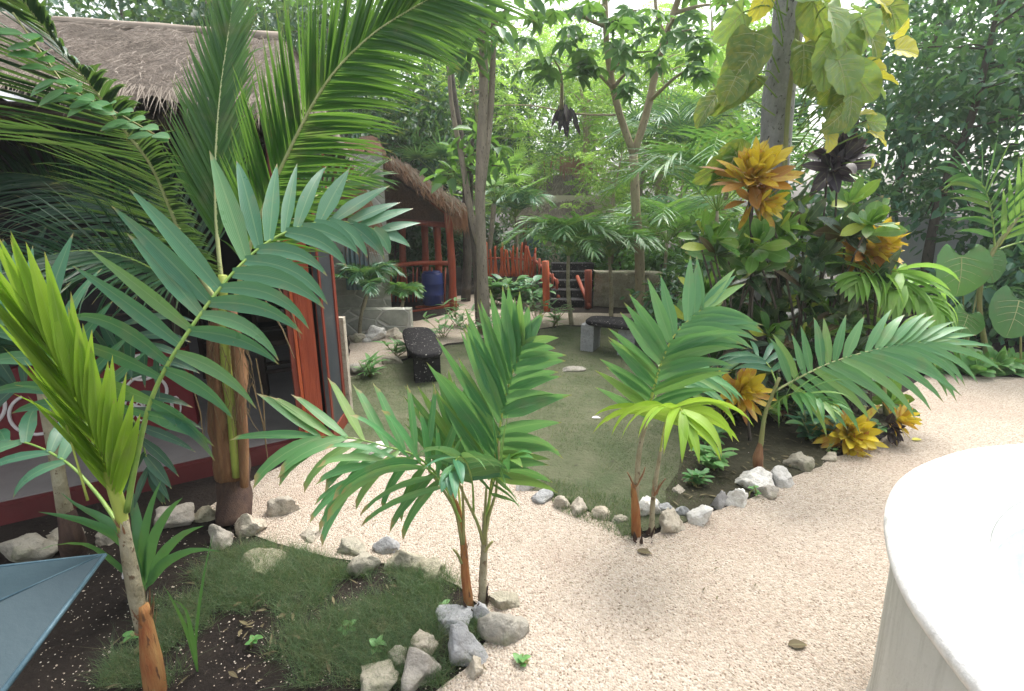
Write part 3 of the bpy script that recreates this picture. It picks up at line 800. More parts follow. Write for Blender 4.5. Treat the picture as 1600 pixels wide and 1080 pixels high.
# ------------------------------------------------------------------ stone hut behind
t = thing('stone_hut', 'hut of grey-green stone blocks standing behind the thatched house', 'hut', P(575, 500, 7.5))
s0_, s1_ = G(520, 500), G(607, 497); s0_.z = s1_.z = 0
s1_ = V((P(607, 400, 7.4).x, 7.4, 0)); s0_ = V((P(470, 400, 7.1).x, 7.1, 0)); bk = V((-.35, 1.0, 0))
m = M(); prism(m, [s0_, s1_, s1_ + bk * 2.5, s0_ + bk * 2.5], 0, P(590, 238, 7.4).z)
m.build('wall', 'stone_block', t, smooth=False)
q = P(560, 405, 7.15); q1 = P(577, 405, 7.2)
m = M(); k = 24
for i in range(k + 1):
    u = i / k
    for z in (P(560, 452, 7.2).z, P(560, 385, 7.2).z): m.v.append(V((lerp(P(540, 400, 7.2).x, P(580, 400, 7.2).x, u), 7.12 + .03 * math.sin(i * 1.5), z)))
for i in range(k): m.f.append((2 * i, 2 * i + 2, 2 * i + 3, 2 * i + 1)); m.m.append(0)
m.build('curtain', 'curtain', t)
m = M(); prism(m, [V((s0_.x - .3, 6.85, 0)), V((P(640, 480, 6.9).x, 6.9, 0)), V((P(640, 480, 6.9).x, 7.08, 0)), V((s0_.x - .3, 7.05, 0))], 0, .36)
m.build('plinth', 'stone_block', t, smooth=False)
m = M(); za = P(590, 238, 7.4).z
e0, e1 = V((s0_.x - .1, s0_.y - .02, za + .02)), V((s1_.x + .06, s1_.y - .02, za + .02)); rr0, rr1 = V((s0_.x - .5, 8.6, za + .35)), V((s1_.x - .4, 8.8, za + .35))
thatch_face(m, e0, e1, rr1, rr0, 40, 20); thatch_face(m, e1, s1_ + bk * 2.7 + V((.1, 0, za)), rr1, rr1 + V((0, .01, 0)), 20, 20)
m.build('roof', 'thatch_red', t)

# ------------------------------------------------------------------ palapa porch
t = thing('palapa', 'small open palapa with thick drooping thatch on red wooden posts', 'shelter', G(690, 484))
Yp = 8.7
ap = P(603, 246, Yp); lo = P(722, 330, Yp - .2); dpt = V((-.35, 3.0, 0))
le = V((ap.x - (lo.x - ap.x), Yp, lo.z))
m = M()
def thick_face(m, a, b, c, d, th, nu=30, nv=24):
    thatch_face(m, a, b, c, d, nu, nv)
    n_ = (b - a).cross(d - a).normalized() * th
    thatch_face(m, d - n_, c - n_, b - n_, a - n_, nu, nv)
    for p, q in ((a, d), (b, c), (a, b)):
        for i in range(24):
            x, y = p.lerp(q, i / 24), p.lerp(q, (i + 1) / 24)
            j = V((0, 0, 1)) * noise.noise(x * 9) * .04; j2 = V((0, 0, 1)) * noise.noise(y * 9) * .04
            m.quad(x + j, y + j2, y - n_ + j2, x - n_ + j)
thick_face(m, lo, lo + dpt, ap + dpt, ap, .16); thick_face(m, le + dpt, le, ap, ap + dpt, .16)
rf = m.build('roof', 'thatch_red', t)
m = M(); r = random.Random(6)
for i in range(900):
    u = r.random() ** .8; p = ap.lerp(lo, u) + V((r.gauss(0, .04), r.uniform(-.1, .25), r.uniform(-.10, .06)))
    m.ribbon(p, V((r.gauss(.35, .3), r.gauss(-.3, .2), -1)), V((0, -1, .3)), r.uniform(.07, .2), .010, pr_feather, .3, .2, 3)
for i in range(300):
    p = lo + V((r.gauss(-.03, .09), r.uniform(-.1, .5), r.uniform(-.06, .1)))
    m.ribbon(p, V((r.gauss(.05, .2), r.gauss(0, .2), -1)), V((0, -1, .3)), r.uniform(.2, .42), .010, pr_feather, .3, .2, 3)
m.build('thatch_fringe', 'straw_red', rf)
m = M(); gi = V((-.06, .5, -.12)); gb = [ap + gi, V((lo.x - .05, lo.y + .5, lo.z + .02)), V((lo.x - .1, lo.y + .5, P(690, 352, Yp + .5).z)), V((le.x, le.y + .5, P(690, 352, Yp + .5).z)), V((le.x, le.y + .5, le.z))]
m.poly(gb); m.poly([p + V((0, .05, 0)) for p in gb][::-1])
for i in range(5): m.quad(gb[i], gb[i] + V((0, .05, 0)), gb[(i + 1) % 5] + V((0, .05, 0)), gb[(i + 1) % 5])
m.build('underside_shade_fill', 'thatch_red', t, smooth=False)  # panel added in the open gable so the roof underside reads dark
m = M(); r = random.Random(16)
for i in range(700):
    p = ap.lerp(lo, r.random() ** .8) + V((r.gauss(0, .04), r.uniform(-.1, .3), r.uniform(.0, .10)))
    m.ribbon(p, V((r.gauss(.6, .3), r.gauss(-.3, .25), -.7)), V((0, -1, .3)), r.uniform(.10, .22), .012, pr_feather, .3, .2, 3)
m.build('rake_straw', 'straw_brown', rf)
m = M(); m.tube([P(610, 345, Yp + .3), P(700, 352, Yp + .2)], .05, 8); m.tube([P(610, 262, Yp + .3), P(705, 338, Yp + .2)], .045, 8)
m.build('tie_beam', 'red_wood_dark', t)
for k in range(4):
    m = M(); m.tube([P(600, 262, Yp) + dpt * (k * .28 + .15), P(530, 330, Yp) + dpt * (k * .28 + .15)], .035, 7); m.build('rafter', 'red_wood_dark', t)
for (tx, ty, bx, by) in ((699, 322, 709, 486), (682, 345, 686, 476), (663, 345, 664, 470), (628, 345, 628, 472)):
    b = G(bx, by); m = M(); tp = P(tx, ty, b.y)
    m.tube(spline([b, b.lerp(tp, .5) + V((.015, 0, 0)), tp], 8), [.062 + .006 * math.sin(i * 2) for i in range(9)], 10, wob=.1); m.build('post', 'red_wood', t)
m = M(); m.tube(spline([P(606, 416, 8.72), P(660, 411, 8.72), P(708, 412, 8.72)], 6), .04, 8, wob=.1); m.build('rail', 'red_wood', t)
m = M(); r = random.Random(9)
for k in range(12):
    x = 612 + k * 8.2
    m.tube([P(x + r.uniform(-3, 3), 472, 9.0), P(x + r.uniform(-4, 4), 418, 9.0)], .015, 6)
m.build('baluster', 'red_wood', t)
m = M(); m.bar(P(640, 489, 8.55), P(715, 477, 9.1), .09, .06); m.bar(P(650, 481, 8.9), P(708, 473, 9.3), .07, .05); m.build('deck_edge', 'red_wood', t, smooth=False)
# barrel
b = P(677, 474, 9.0); b.z = .05; t = thing('barrel', 'blue plastic barrel under the palapa behind the red posts', 'barrel', b)
m = M(); pr = [(0, .17), (.02, .185), (.17, .19), (.185, .198), (.2, .19), (.36, .19), (.375, .198), (.39, .19), (.54, .185), (.56, .165)]
m.tube([b + V((0, 0, z)) for z, _ in pr], [r_ for _, r_ in pr], 24); m.build('drum', 'blue_plastic', t)
m = M(); m.tube([b + V((0, 0, .561)), b + V((0, 0, .585))], [.16, .15], 24); m.build('lid', 'blue_plastic', t)

# ------------------------------------------------------------------ stick railing, steps, stone wall
t = thing('stick_railing', 'red railing of crooked upright sticks along the raised walk', 'railing', G(800, 470))
Yr = 10.2; m_r = random.Random(12)
m = M(); m.tube(spline([P(756, 428, Yr), P(800, 430, Yr), P(835, 432, Yr)], 8), .03, 8, wob=.15); m.tube(spline([P(756, 404, Yr + .05), P(800, 404, Yr + .05), P(835, 408, Yr + .05)], 8), .022, 8, wob=.15)
m.tube(spline([P(832, 432, Yr), P(850, 440, 9.9), P(868, 452, 9.5), P(873, 466, 9.2)], 10), .035, 8); m.tube(spline([P(832, 404, Yr), P(850, 420, 9.9), P(872, 442, 9.5)], 8), .03, 8)
m.build('rail', 'red_wood', t)
for k in range(17):
    x = 758 + k * 4.7; a = P(x, 432, Yr - .03); b_ = P(x + m_r.uniform(-4, 4), m_r.uniform(378, 392), Yr - .03)
    m = M(); m.tube(spline([a, a.lerp(b_, .5) + V((m_r.uniform(-.03, .03), 0, 0)), b_], 6), [.026, .03, .028, .026, .024, .02, .016], 7, wob=.15); m.build('upright', 'orange_edge', t)
for k in range(6):
    f = k / 5; a = P(836 + 34 * f, 434 + 26 * f, lerp(10.1, 9.35, f)); b_ = P(836 + 34 * f, 396 + 40 * f, lerp(10.1, 9.35, f))
    m = M(); m.tube([a, b_], .026, 7, wob=.15); m.build('upright', 'red_wood', t)
for (bx, by, ty, Y) in ((854, 487, 408, None), (919, 482, 422, None)):
    b = G(bx, by); m = M(); tp = P(bx - 2 if bx < 900 else bx, ty, b.y); m.tube([b, b.lerp(tp, .5), tp], .062, 10, wob=.08)
    m.build('post', 'orange_edge' if bx < 900 else 'red_wood', t)
m = M(); m.tube([P(921, 480, 8.75), P(902, 432, 9.6)], .035, 8); m.build('brace', 'red_wood', t)
t = thing('stone_steps', 'dark stone steps rising between two red posts', 'steps', G(890, 480))
for k in range(5):
    y0 = 8.95 + k * .30; z1 = .13 * (k + 1); m = M()
    prism(m, [V((P(862, 470, y0).x, y0, 0)), V((P(926, 470, y0).x, y0, 0)), V((P(926, 470, y0).x, y0 + .297, 0)), V((P(862, 470, y0).x, y0 + .297, 0))], 0, z1)
    m.build('step', 'bench_stone', t, smooth=False)
wl = M(); xs = [927 + k * 9 for k in range(18)]
def wallgrid(m, x0, x1, y0, y1, z, th):
    nx, nz_ = 48, 16; k = len(m.v)
    for j in range(nz_ + 1):
        for i in range(nx + 1):
            p = V((lerp(x0, x1, i / nx), lerp(y0, y1, i / nx), z * j / nz_))
            cell = noise.voronoi(p * 5.5)[0]
            d = .05 * min(1, (cell[1] - cell[0]) * 3)
            m.v.append(p + V((0, -d, .04 * noise.noise(p * 3) if j == nz_ else 0)))
    for j in range(nz_):
        for i in range(nx):
            q = k + j * (nx + 1) + i; m.f.append((q, q + 1, q + nx + 2, q + nx + 1)); m.m.append(0)
    n0 = k + nz_ * (nx + 1); kk = len(m.v)
    for i in range(nx + 1): m.v.append(m.v[n0 + i] + V((0, th, 0)))
    for i in range(nx): m.f.append((n0 + i, n0 + i + 1, kk + i + 1, kk + i)); m.m.append(0)
wallgrid(wl, P(927, 480, 9.1).x, P(1180, 480, 8.4).x, 9.1, 8.4, .62, .3)
tag(wl.build('stone_wall', 'limestone_moss', smooth=True), 'low rough limestone wall retaining the bank beside the dark steps', 'wall')

# ------------------------------------------------------------------ far hut with thatch and blue door
Yh = 14.5
t = thing('far_hut', 'cream plastered hut with shaggy thatch and a blue door beyond the railing', 'hut', V((P(880, 420, Yh).x, Yh, 0)))
x0, x1 = P(812, 350, Yh).x, P(960, 350, Yh).x; zt = P(850, 335, Yh).z
m = M(); prism(m, [V((x0, Yh, 0)), V((x1, Yh, 0)), V((x1, Yh + 3, 0)), V((x0, Yh + 3, 0))], 0, zt + .5); m.build('wall', 'cream_wall', t, smooth=False)
m = M(); prism(m, [V((P(824, 350, Yh).x, Yh - .06, 0)), V((P(846, 350, Yh).x, Yh - .06, 0)), V((P(846, 350, Yh).x, Yh - .004, 0)), V((P(824, 350, Yh).x, Yh - .004, 0))], .4, zt - .02); m.build('door', 'blue_door', t, smooth=False)
m = M(); prism(m, [V((P(817, 350, Yh).x, Yh - .08, 0)), V((P(823.5, 350, Yh).x, Yh - .08, 0)), V((P(823.5, 350, Yh).x, Yh - .003, 0)), V((P(817, 350, Yh).x, Yh - .003, 0))], .3, zt); m.build('door_frame', 'red_wood', t, smooth=False)
m = M(); prism(m, [V((P(900, 350, Yh).x, Yh - .06, 0)), V((P(925, 350, Yh).x, Yh - .06, 0)), V((P(925, 350, Yh).x, Yh - .004, 0)), V((P(900, 350, Yh).x, Yh - .004, 0))], .9, zt - .1); m.build('window', 'dark_pane', t, smooth=False)
m = M(); a, b = P(806, 342, Yh - .7), P(935, 338, Yh - .7); d, c = P(862, 275, Yh + 1.4), P(905, 272, Yh + 1.4)
thatch_face(m, a, b, c, d, 50, 24); thatch_face(m, V((a.x - .1, a.y + 3.6, a.z)), a, d, d + V((0, .02, 0)), 20, 20)
rf = m.build('roof', 'thatch', t)
m = M(); straws(m, a, b, c, d, 1400, (.15, .45), 5, 700, .016); m.build('loose_straw', 'straw', rf)
m = M(); p = P(905, 258, Yh + 1); r = random.Random(8)
for i in range(160): m.ribbon(p + V((r.gauss(0, .35), 0, r.uniform(0, .25))), V((r.gauss(0, .2), -.4, -1)), V((0, -1, .3)), r.uniform(.3, .6), .03, pr_feather, .2, .2, 2)
m.build('ridge_tuft', 'straw_red', rf)

# white boundary wall behind the trees
m = M(); prism(m, [V((4.6, 9.6, 0)), V((14, 8.6, 0)), V((14, 8.8, 0)), V((4.6, 9.8, 0))], 0, 1.55)
bw = m.build('boundary_wall', 'grey_wall', smooth=False); tag(bw, 'pale grey plastered boundary wall seen between dark tree stems', 'wall')
m = M(); prism(m, [V((4.6, 9.5, 0)), V((14, 8.5, 0)), V((14, 8.596, 0)), V((4.6, 9.596, 0))], 0, .32)
m.build('wall_base', 'grey_wall', bw, smooth=False)

# ------------------------------------------------------------------ stone benches
def bench(label, a, b, dep, z, legs, nm='stone_bench'):
    """seat slab from a to b (ground points of its long axis)"""
    c = (a + b) / 2; t = thing(nm, label, 'bench', c); d = (b - a).normalized(); s = V((-d.y, d.x, 0))
    m = M(); nx, ny = 20, 8; k = len(m.v); hl = (b - a).length / 2
    out = []
    for i in range(40):
        an = 2 * math.pi * i / 40; cx = math.copysign(abs(math.cos(an)) ** .55, math.cos(an)); cy = math.copysign(abs(math.sin(an)) ** .6, math.sin(an))
        p = c + d * hl * cx + s * dep / 2 * cy; out.append(p + s * .02 * noise.noise(p * 3) + d * .02 * noise.noise(p * 4))
    prof = [(.96, z - .06), (1, z - .045), (1, z - .015), (.97, z)]
    for f, zz in prof:
        for p in out: m.v.append(V((lerp(c.x, p.x, f), lerp(c.y, p.y, f), zz)))
    for j in range(3):
        for i in range(40):
            q = k + j * 40 + i; w_ = k + j * 40 + (i + 1) % 40; m.f.append((q, w_, w_ + 40, q + 40)); m.m.append(0)
    m.f.append(tuple(k + 120 + i for i in range(40))); m.f.append(tuple(k + i for i in range(40))[::-1]); m.m += [0, 0]
    m.build('seat', 'bench_stone', t)
    for f, w_ in legs:
        p = a.lerp(b, f); m = M(); rot = Matrix((d, s, V((0, 0, 1)))).transposed()
        m.box(p + V((0, 0, (z - .06) / 2)), (w_, dep * .36, (z - .061) / 2), rot); m.build('leg', 'limestone_grey' if 'wide' in label else 'bench_stone', t, smooth=False)
    return t
bench('low black speckled stone bench seen end on at the lawn edge', G(650, 556) + V((0, .1, 0)), G(668, 608) + V((0, .1, 0)), .36, .33, ((.12, .07), (.88, .07)))
bench('wide dark stone bench with grey block legs beyond the lawn', G(915, 545), G(1040, 560), .42, .40, ((.06, .08), (.55, .1), (.95, .08)))
b = G(893, 580); rock('drain_stone', (b.x, b.y, 0), (.14, .11, .05), 'limestone_moss', 'flat round greyish stone cover lying in the lawn', None, 77)

# ================================================================== PALMS
def stem(parent, pts, rad, mat, name='stem', seg=10, wob=.12, n=14):
    sp = spline(pts, n); rr = [np.interp(i / n, np.linspace(0, 1, len(rad)), rad) for i in range(n + 1)]
    m = M(); m.tube(sp, rr, seg, wob=wob); return m.build(name, mat, parent)
def rings(parent, pts, rad, n, mat='stem_grey'):
    sp = spline(pts, n); m = M()
    for i in range(n): m.tube([sp[i] - V((0, 0, .003)), sp[i] + V((0, 0, .003))], [lerp(rad[0], rad[1], i / n) * 1.1] * 2, 10)
    m.build('leaf_scar', mat, parent)
UPN = V((0, -.35, 1)).normalized()

# ---- P1 : palm close to the camera with orange sheath, lime spear and one long arching frond
Y = 1.5
b = G(250, 1096); b.z = 0
t = thing('manila_palm', 'young palm close to the camera with orange sheath and lime new frond', 'palm', b)
stem(t, [P(248, 1110, 1.47), P(236, 1030, 1.48), P(224, 945, 1.5)], [.036, .034, .016], 'sheath_orange', 'sheath', 12, .06)
stem(t, [P(222, 985, 1.5), P(213, 935, 1.5), P(203, 880, 1.5), P(192, 812, 1.5)], [.020, .024, .022, .017], 'stem_grey', 'stem', 12, .15)
rings(t, [P(222, 985, 1.5), P(213, 935, 1.5), P(203, 880, 1.5), P(196, 830, 1.5)], [.021, .017], 5, 'sheath_brown')
stem(t, [P(194, 830, 1.5), P(186, 790, 1.5), P(165, 725, 1.49), P(140, 655, 1.48)], [.018, .020, .014, .008], 'rib_yellow', 'spear_base', 10, .04)
lime = [P(190, 808, 1.5), P(172, 735, 1.48), P(143, 665, 1.46), P(113, 602, 1.44), P(84, 548, 1.42)]
frond(t, lime, 20, .40, .044, 21, 9, V((.25, -1, .2)).normalized(), .05, .12, 'palm_lime', 'rib_yellow', pr_strap, lens=lambda s: lerp(.8, 1.0, s), r0=.010, tw=35, lift=.04, fold=.4, jit=4, segs=8, sd=3, term=4)
m = M(); m.tube(spline([P(76, 560, 1.42), P(100, 650, 1.44), P(137, 782, 1.43)], 8), [.0035] * 4 + [.003] * 3 + [.0035, .004], 6); m.build('split_rib', 'rib_yellow', t)
arch = [P(198, 800, 1.5), P(214, 715, 1.5), P(240, 615, 1.52), P(292, 522, 1.58), P(370, 420, 1.72), P(440, 366, 1.85), P(520, 345, 1.98), P(600, 362, 2.08)]
frond(t, arch, 20, .37, .060, 88, 28, V((.15, -.85, .55)).normalized(), .62, .22, 'palm_blue', 'rib_green', pr_strap, lens=lambda s: (.68 + .42 * math.sin(math.pi * min(1, s * .9 + .1))) * (1 - .35 * max(0, s - .5) / .5), lr=(1.12, .78), dr=(.22, 1.5), r0=.010, tw=14, lift=.08, fold=.28, jit=7, segs=9, sd=5)
side = [P(192, 815, 1.5), P(150, 700, 1.55), P(90, 560, 1.65), P(40, 480, 1.72), P(-30, 440, 1.8)]
frond(t, side, 9, .27, .044, 60, 30, V((.4, -.8, .4)).normalized(), .5, .35, 'palm_blue', 'rib_green', pr_strap, lr=(.9, 1.15), dr=(.9, .2), r0=.008, jit=9, segs=6, sd=6)
low = [P(192, 830, 1.52), P(150, 770, 1.6), P(100, 720, 1.66), P(30, 690, 1.7), P(-40, 700, 1.7)]
frond(t, low, 5, .24, .045, 60, 35, UPN, 1.5, .45, 'palm_blue', 'rib_green', pr_strap, r0=.008, jit=9, segs=6, sd=8)
m = M(); p = P(192, 905, 1.49); m.ribbon(p, V((.2, 0, 1)), V((0, -1, 0)), .035, .008, pr_strap, 0, .2, 3); m.build('peeling_husk', 'white_paint', t)

def husk(parent, c, rad, n, h, mat, sd):
    r = random.Random(sd); m = M()
    for i in range(n):
        a = r.random() * 6.28; d = V((math.cos(a), math.sin(a), 0))
        m.ribbon(c + d * rad + V((0, 0, r.uniform(-.05, .01))), V((d.x * .25, d.y * .25, 1)), -d, h * r.uniform(.5, 1.2), rad * r.uniform(.3, .7), pr_feather, -.3, .3, 4)
    m.build('husk_fibre', mat, parent)
husk(t, P(226, 962, 1.5), .024, 12, .07, 'sheath_brown', 1); husk(t, P(214, 925, 1.5), .024, 8, .06, 'stem_grey', 2); husk(t, P(194, 822, 1.5), .018, 8, .05, 'sheath_brown', 3)
# small strap-leaved palms at its foot
def sprout(label, base, leaves, mat, group=None, cat='plant', name='sprout', W=.03, stems=True, rib='rib_green'):
    t = thing(name, label, cat, base, group)
    for (pts, w) in leaves:
        sp = spline(pts, 10); m = M(); k = len(m.v)
        nn = CAMN
        for i, p in enumerate(sp):
            d = (sp[min(10, i + 1)] - sp[max(0, i - 1)]).normalized(); s_ = d.cross(nn).normalized(); u = i / 10
            ww = w * pr_strap(min(1, max(0, (u - .1) / .9))) * .5 if u > .1 else .004
            m.v += [p - s_ * ww - s_.cross(d) * ww * .3, p, p + s_ * ww - s_.cross(d) * ww * .3]
            if i:
                q = k + i * 3
                m.f += [(q - 3, q - 2, q + 1, q), (q - 2, q - 1, q + 2, q + 1)]; m.m += [0, 0]
        m.build('leaf', mat, t)
    return t
Ys = 1.85
bs = G(225, 925)
sprout('low young palm with wide dark strap leaves behind the orange-sheathed palm', bs, [
 ([bs, P(222, 850, 1.9), P(235, 790, 1.9), P(252, 750, 1.9)], .05), ([bs, P(235, 850, 1.88), P(262, 800, 1.85), P(285, 778, 1.8)], .055),
 ([bs, P(250, 870, 1.85), P(285, 835, 1.8), P(318, 822, 1.75)], .05), ([bs, P(250, 885, 1.8), P(300, 860, 1.7), P(345, 862, 1.65)], .045),
 ([bs, P(190, 850, 1.85), P(130, 815, 1.8), P(60, 800, 1.75)], .06), ([bs, P(180, 830, 1.9), P(120, 790, 2.0), P(95, 770, 2.0)], .05), ([bs, P(215, 840, 2.0), P(205, 780, 2.1), P(190, 730, 2.1)], .06),
 ([bs, P(150, 860, 1.8), P(100, 850, 1.7), P(60, 860, 1.6)], .04)], 'palm_mid')
bs = G(308, 1050)
sprout('thin seedling palm with bare upright stalks in the bed grass', bs, [
 ([bs, P(306, 990, 1.56), P(318, 900, 1.56), P(334, 830, 1.58)], .012), ([bs, P(292, 990, 1.54), P(270, 940, 1.5), P(255, 915, 1.48)], .018), ([bs, P(300, 1000, 1.52), P(288, 950, 1.48), P(262, 935, 1.45)], .02)], 'palm_green')
# second slim trunk behind
b = G(118, 868)
t = thing('slim_palm', 'slim grey palm trunk with dark drooping leaflets in front of the red low wall', 'palm', b)
stem(t, [b, P(100, 790, 2.1), P(85, 700, 2.12), P(68, 610, 2.15)], [.045, .032, .027, .026], 'stem_grey', 'trunk', 10, .15)
stem(t, [b, P(112, 840, 2.1), P(104, 800, 2.1)], [.05, .055, .035], 'sheath_dark', 'trunk_foot')
for i, pts in enumerate(([(68, 610), (40, 540), (-20, 500), (-90, 520)], [(68, 610), (60, 520), (30, 450), (-30, 420)], [(68, 610), (130, 520), (190, 510), (260, 570)], [(68, 610), (20, 600), (-40, 640)], [(68, 610), (150, 600), (210, 660), (235, 740)])):
    frond(t, [P(x, y, 2.15 + .03 * k * (1 if i % 2 else -1)) for k, (x, y) in enumerate(pts)], 9, .32, .050, 62, 30, V((.1, -.8, .6)).normalized(), .75, .2, 'palm_deep', 'rib_green', pr_strap, r0=.010, jit=9, segs=6, sd=20 + i)

# ---- P2 : coconut palm by the house
b = G(366, 815)
t = thing('coconut_palm', 'young coconut palm with brown fibrous stump and very long feathery fronds', 'palm', b)
stem(t, [b - V((0, 0, .02)), P(366, 760, 2.62), P(366, 700, 2.64)], [.095, .088, .07], 'sheath_dark', 'stump', 14, .25)
stem(t, [P(360, 745, 2.6), P(355, 640, 2.62), P(352, 545, 2.64), P(350, 470, 2.66)], [.075, .09, .095, .06], 'sheath_brown', 'fibre_sheath', 14, .35)
for i, pts in enumerate(([(370, 745), (362, 640), (352, 560), (348, 430)], [(382, 760), (380, 690), (374, 600), (362, 480)], [(348, 740), (342, 640), (340, 560), (338, 470)])):
    stem(t, [P(x, y, 2.545) for x, y in pts], [.022, .028, .026, .02], 'rib_yellow' if i == 0 else 'sheath_brown', 'leaf_base', 8, .1)
m = M(); r = random.Random(31)
for i in range(60):
    p = P(r.uniform(325, 392), r.uniform(480, 640), 2.5 + r.uniform(-.03, .06)); m.tube([p, p + V((r.gauss(0, .02), r.gauss(0, .02), -.1)), p + V((r.gauss(0, .04), r.gauss(-.01, .03), -r.uniform(.15, .3)))], [.002, .002, .001], 4, cap=False)
for (x, y, x2, y2) in ((400, 560, 415, 690), (415, 470, 460, 560), (395, 600, 420, 730), (300, 600, 318, 690), (430, 440, 470, 530)):
    m.tube([P(x, y, 2.4), P((x + x2) / 2 + 4, (y + y2) / 2, 2.38), P(x2, y2, 2.38)], [.003, .004, .002], 5, cap=False)
m.build('hanging_fibre', 'dead_frond', t)
fe = dict(prof=pr_feather, fold=.35, segs=6)
A = [P(352, 480, 2.68), P(342, 400, 2.72), P(337, 320, 2.78), P(338, 230, 2.86), P(345, 140, 2.95), P(356, 60, 3.05), P(362, 20, 3.12)]
frond(t, A, 96, .52, .021, 26, 20, V((.12, -1, .15)).normalized(), .08, .22, 'coco', 'rib_pale', r0=.013, tw=10, lift=.05, lens=lambda s: lerp(1.0, .55, s), jit=2, sd=41, **fe)
B = [P(362, 490, 2.66), P(380, 420, 2.62), P(408, 335, 2.56), P(445, 250, 2.5), P(504, 138, 2.42), P(570, 64, 2.36), P(640, 16, 2.3), P(705, -18, 2.26)]
frond(t, B, 125, .56, .021, 46, 28, V((.25, -.9, .25)).normalized(), .25, .2, 'coco', 'rib_pale', r0=.014, tw=12, lift=.06, lens=lambda s: lerp(.95, .75, s) if s > .15 else .7, lr=(.95, .95), dr=(.05, .45), jit=3, sd=42, ar=(.8, 1.25), **fe)
Cc = [P(345, 480, 2.64), P(312, 430, 2.6), P(280, 360, 2.52), P(240, 265, 2.4), P(196, 205, 2.3), P(140, 130, 2.18), P(80, 55, 2.05), P(20, -20, 1.95)]
frond(t, Cc, 110, .62, .021, 82, 42, V((-.1, -.8, .6)).normalized(), .35, .12, 'coco_dark', 'rib_pale', r0=.014, tw=16, lift=.05, lens=lambda s: lerp(.75, 1.0, min(1, s * 2.2)) * (1 if s < .7 else lerp(1, .7, (s - .7) / .3)), lr=(1.1, .32), dr=(.22, 1.1), jit=4, sd=43, **fe)
D = [P(350, 490, 2.7), P(300, 420, 2.85), P(215, 340, 2.95), P(120, 290, 3.0), P(10, 270, 3.0), P(-90, 290, 3.0)]
frond(t, D, 90, .55, .018, 60, 35, V((-.1, -.6, .8)).normalized(), .55, .15, 'coco_dark', 'rib_green', r0=.012, jit=5, sd=44, **fe)
D2 = [P(345, 490, 2.6), P(270, 440, 2.4), P(190, 400, 2.25), P(100, 395, 2.15), P(0, 430, 2.1)]
frond(t, D2, 60, .5, .016, 60, 35, V((-.1, -.6, .8)).normalized(), .6, .2, 'coco_dark', 'rib_green', r0=.010, jit=6, sd=45, **fe)
E2 = [P(372, 480, 2.7), P(420, 400, 2.9), P(470, 330, 3.05), P(520, 290, 3.2), P(580, 275, 3.3)]
frond(t, E2, 34, .40, .022, 55, 30, V((.2, -.7, .6)).normalized(), .45, .15, 'coco', 'rib_pale', r0=.012, jit=5, sd=46, **fe)

# ---- P3 : twin-stemmed palm in the middle
b = G(742, 948); Y = b.y
t = thing('manila_palm', 'twin-stemmed young palm at the tip of the soil bed with one tall upright frond', 'palm', b)
stem(t, [G(733, 952), P(727, 895, Y), P(724, 850, Y), P(719, 805, Y), P(705, 768, Y)], [.022, .020, .016, .010, .007], 'sheath_orange', 'stem', 10, .12)
stem(t, [G(753, 945), P(755, 890, Y + .02), P(757, 845, Y + .02), P(757, 800, Y + .02)], [.020, .017, .014, .009], 'stem_grey', 'stem', 10, .12)
for pts in ([(722, 850), (712, 800), (692, 765), (670, 735)], [(724, 850), (724, 800), (722, 760)], [(756, 850), (745, 815), (728, 780), (715, 750)], [(757, 845), (765, 800), (775, 770), (780, 690)], [(757, 850), (758, 800), (760, 760)], [(722, 880), (714, 865), (708, 858)], [(757, 862), (766, 850), (770, 846)]):
    stem(t, [P(x, y, Y - .01) for x, y in pts], [.008, .006, .005], 'stem_green', 'petiole', 7, .05, 8)
husk(t, P(723, 860, Y), .015, 9, .07, 'sheath_brown', 4); husk(t, P(757, 850, Y), .013, 8, .06, 'stem_grey', 5); husk(t, G(742, 948, .02), .05, 14, .09, 'sheath_dark', 6)
F1 = [P(757, 840, Y), P(766, 770, Y + .02), P(776, 700, Y + .04), P(786, 640, Y + .06), P(800, 585, Y + .07), P(818, 538, Y + .07)]
frond(t, F1, 18, .45, .068, 42, 24, V((-.25, -.9, .35)).normalized(), .3, .30, 'palm_mint', 'rib_yellow', pr_strap, lens=lambda s: .86 + .14 * math.sin(math.pi * s) - .42 * s ** 3, lr=(1.0, .66), dr=(.12, .6), r0=.009, tw=16, lift=.10, fold=.3, jit=5, segs=7, sd=51, term=3, ar=(1, 1.75), tl=.85)
F1b = [P(722, 820, Y + .05), P(716, 760, Y + .12), P(712, 700, Y + .2), P(716, 650, Y + .26)]
frond(t, F1b, 8, .36, .05, 40, 15, V((-.2, -.9, .35)).normalized(), .25, .3, 'palm_green', 'rib_yellow', pr_strap, lr=(1.1, .9), dr=(.2, .5), r0=.007, jit=6, segs=6, sd=52)
F2 = [P(722, 830, Y), P(700, 765, Y - .02), P(655, 716, Y - .05), P(600, 697, Y - .08), P(545, 684, Y - .1), P(490, 682, Y - .12)]
frond(t, F2, 11, .33, .044, 80, 26, V((.05, -.55, .85)).normalized(), .5, .30, 'palm_green', 'rib_green', pr_chop, True, lens=lambda s: .9, lr=(.9, .95), dr=(1.2, .0), r0=.007, tw=12, lift=.1, fold=.25, jit=9, segs=6, sd=53)
F3 = [P(740, 800, Y), P(738, 755, Y - .06), P(728, 722, Y - .16), P(715, 715, Y - .26), P(705, 740, Y - .34)]
frond(t, F3, 8, .20, .045, 68, 25, V((0, -.3, 1)).normalized(), 1.2, .3, 'palm_blue', 'rib_green', pr_strap, r0=.006, jit=8, segs=7, sd=54)
F4 = [P(720, 815, Y - .03), P(694, 760, Y - .08), P(645, 718, Y - .14), P(590, 722, Y - .2), P(548, 752, Y - .25)]
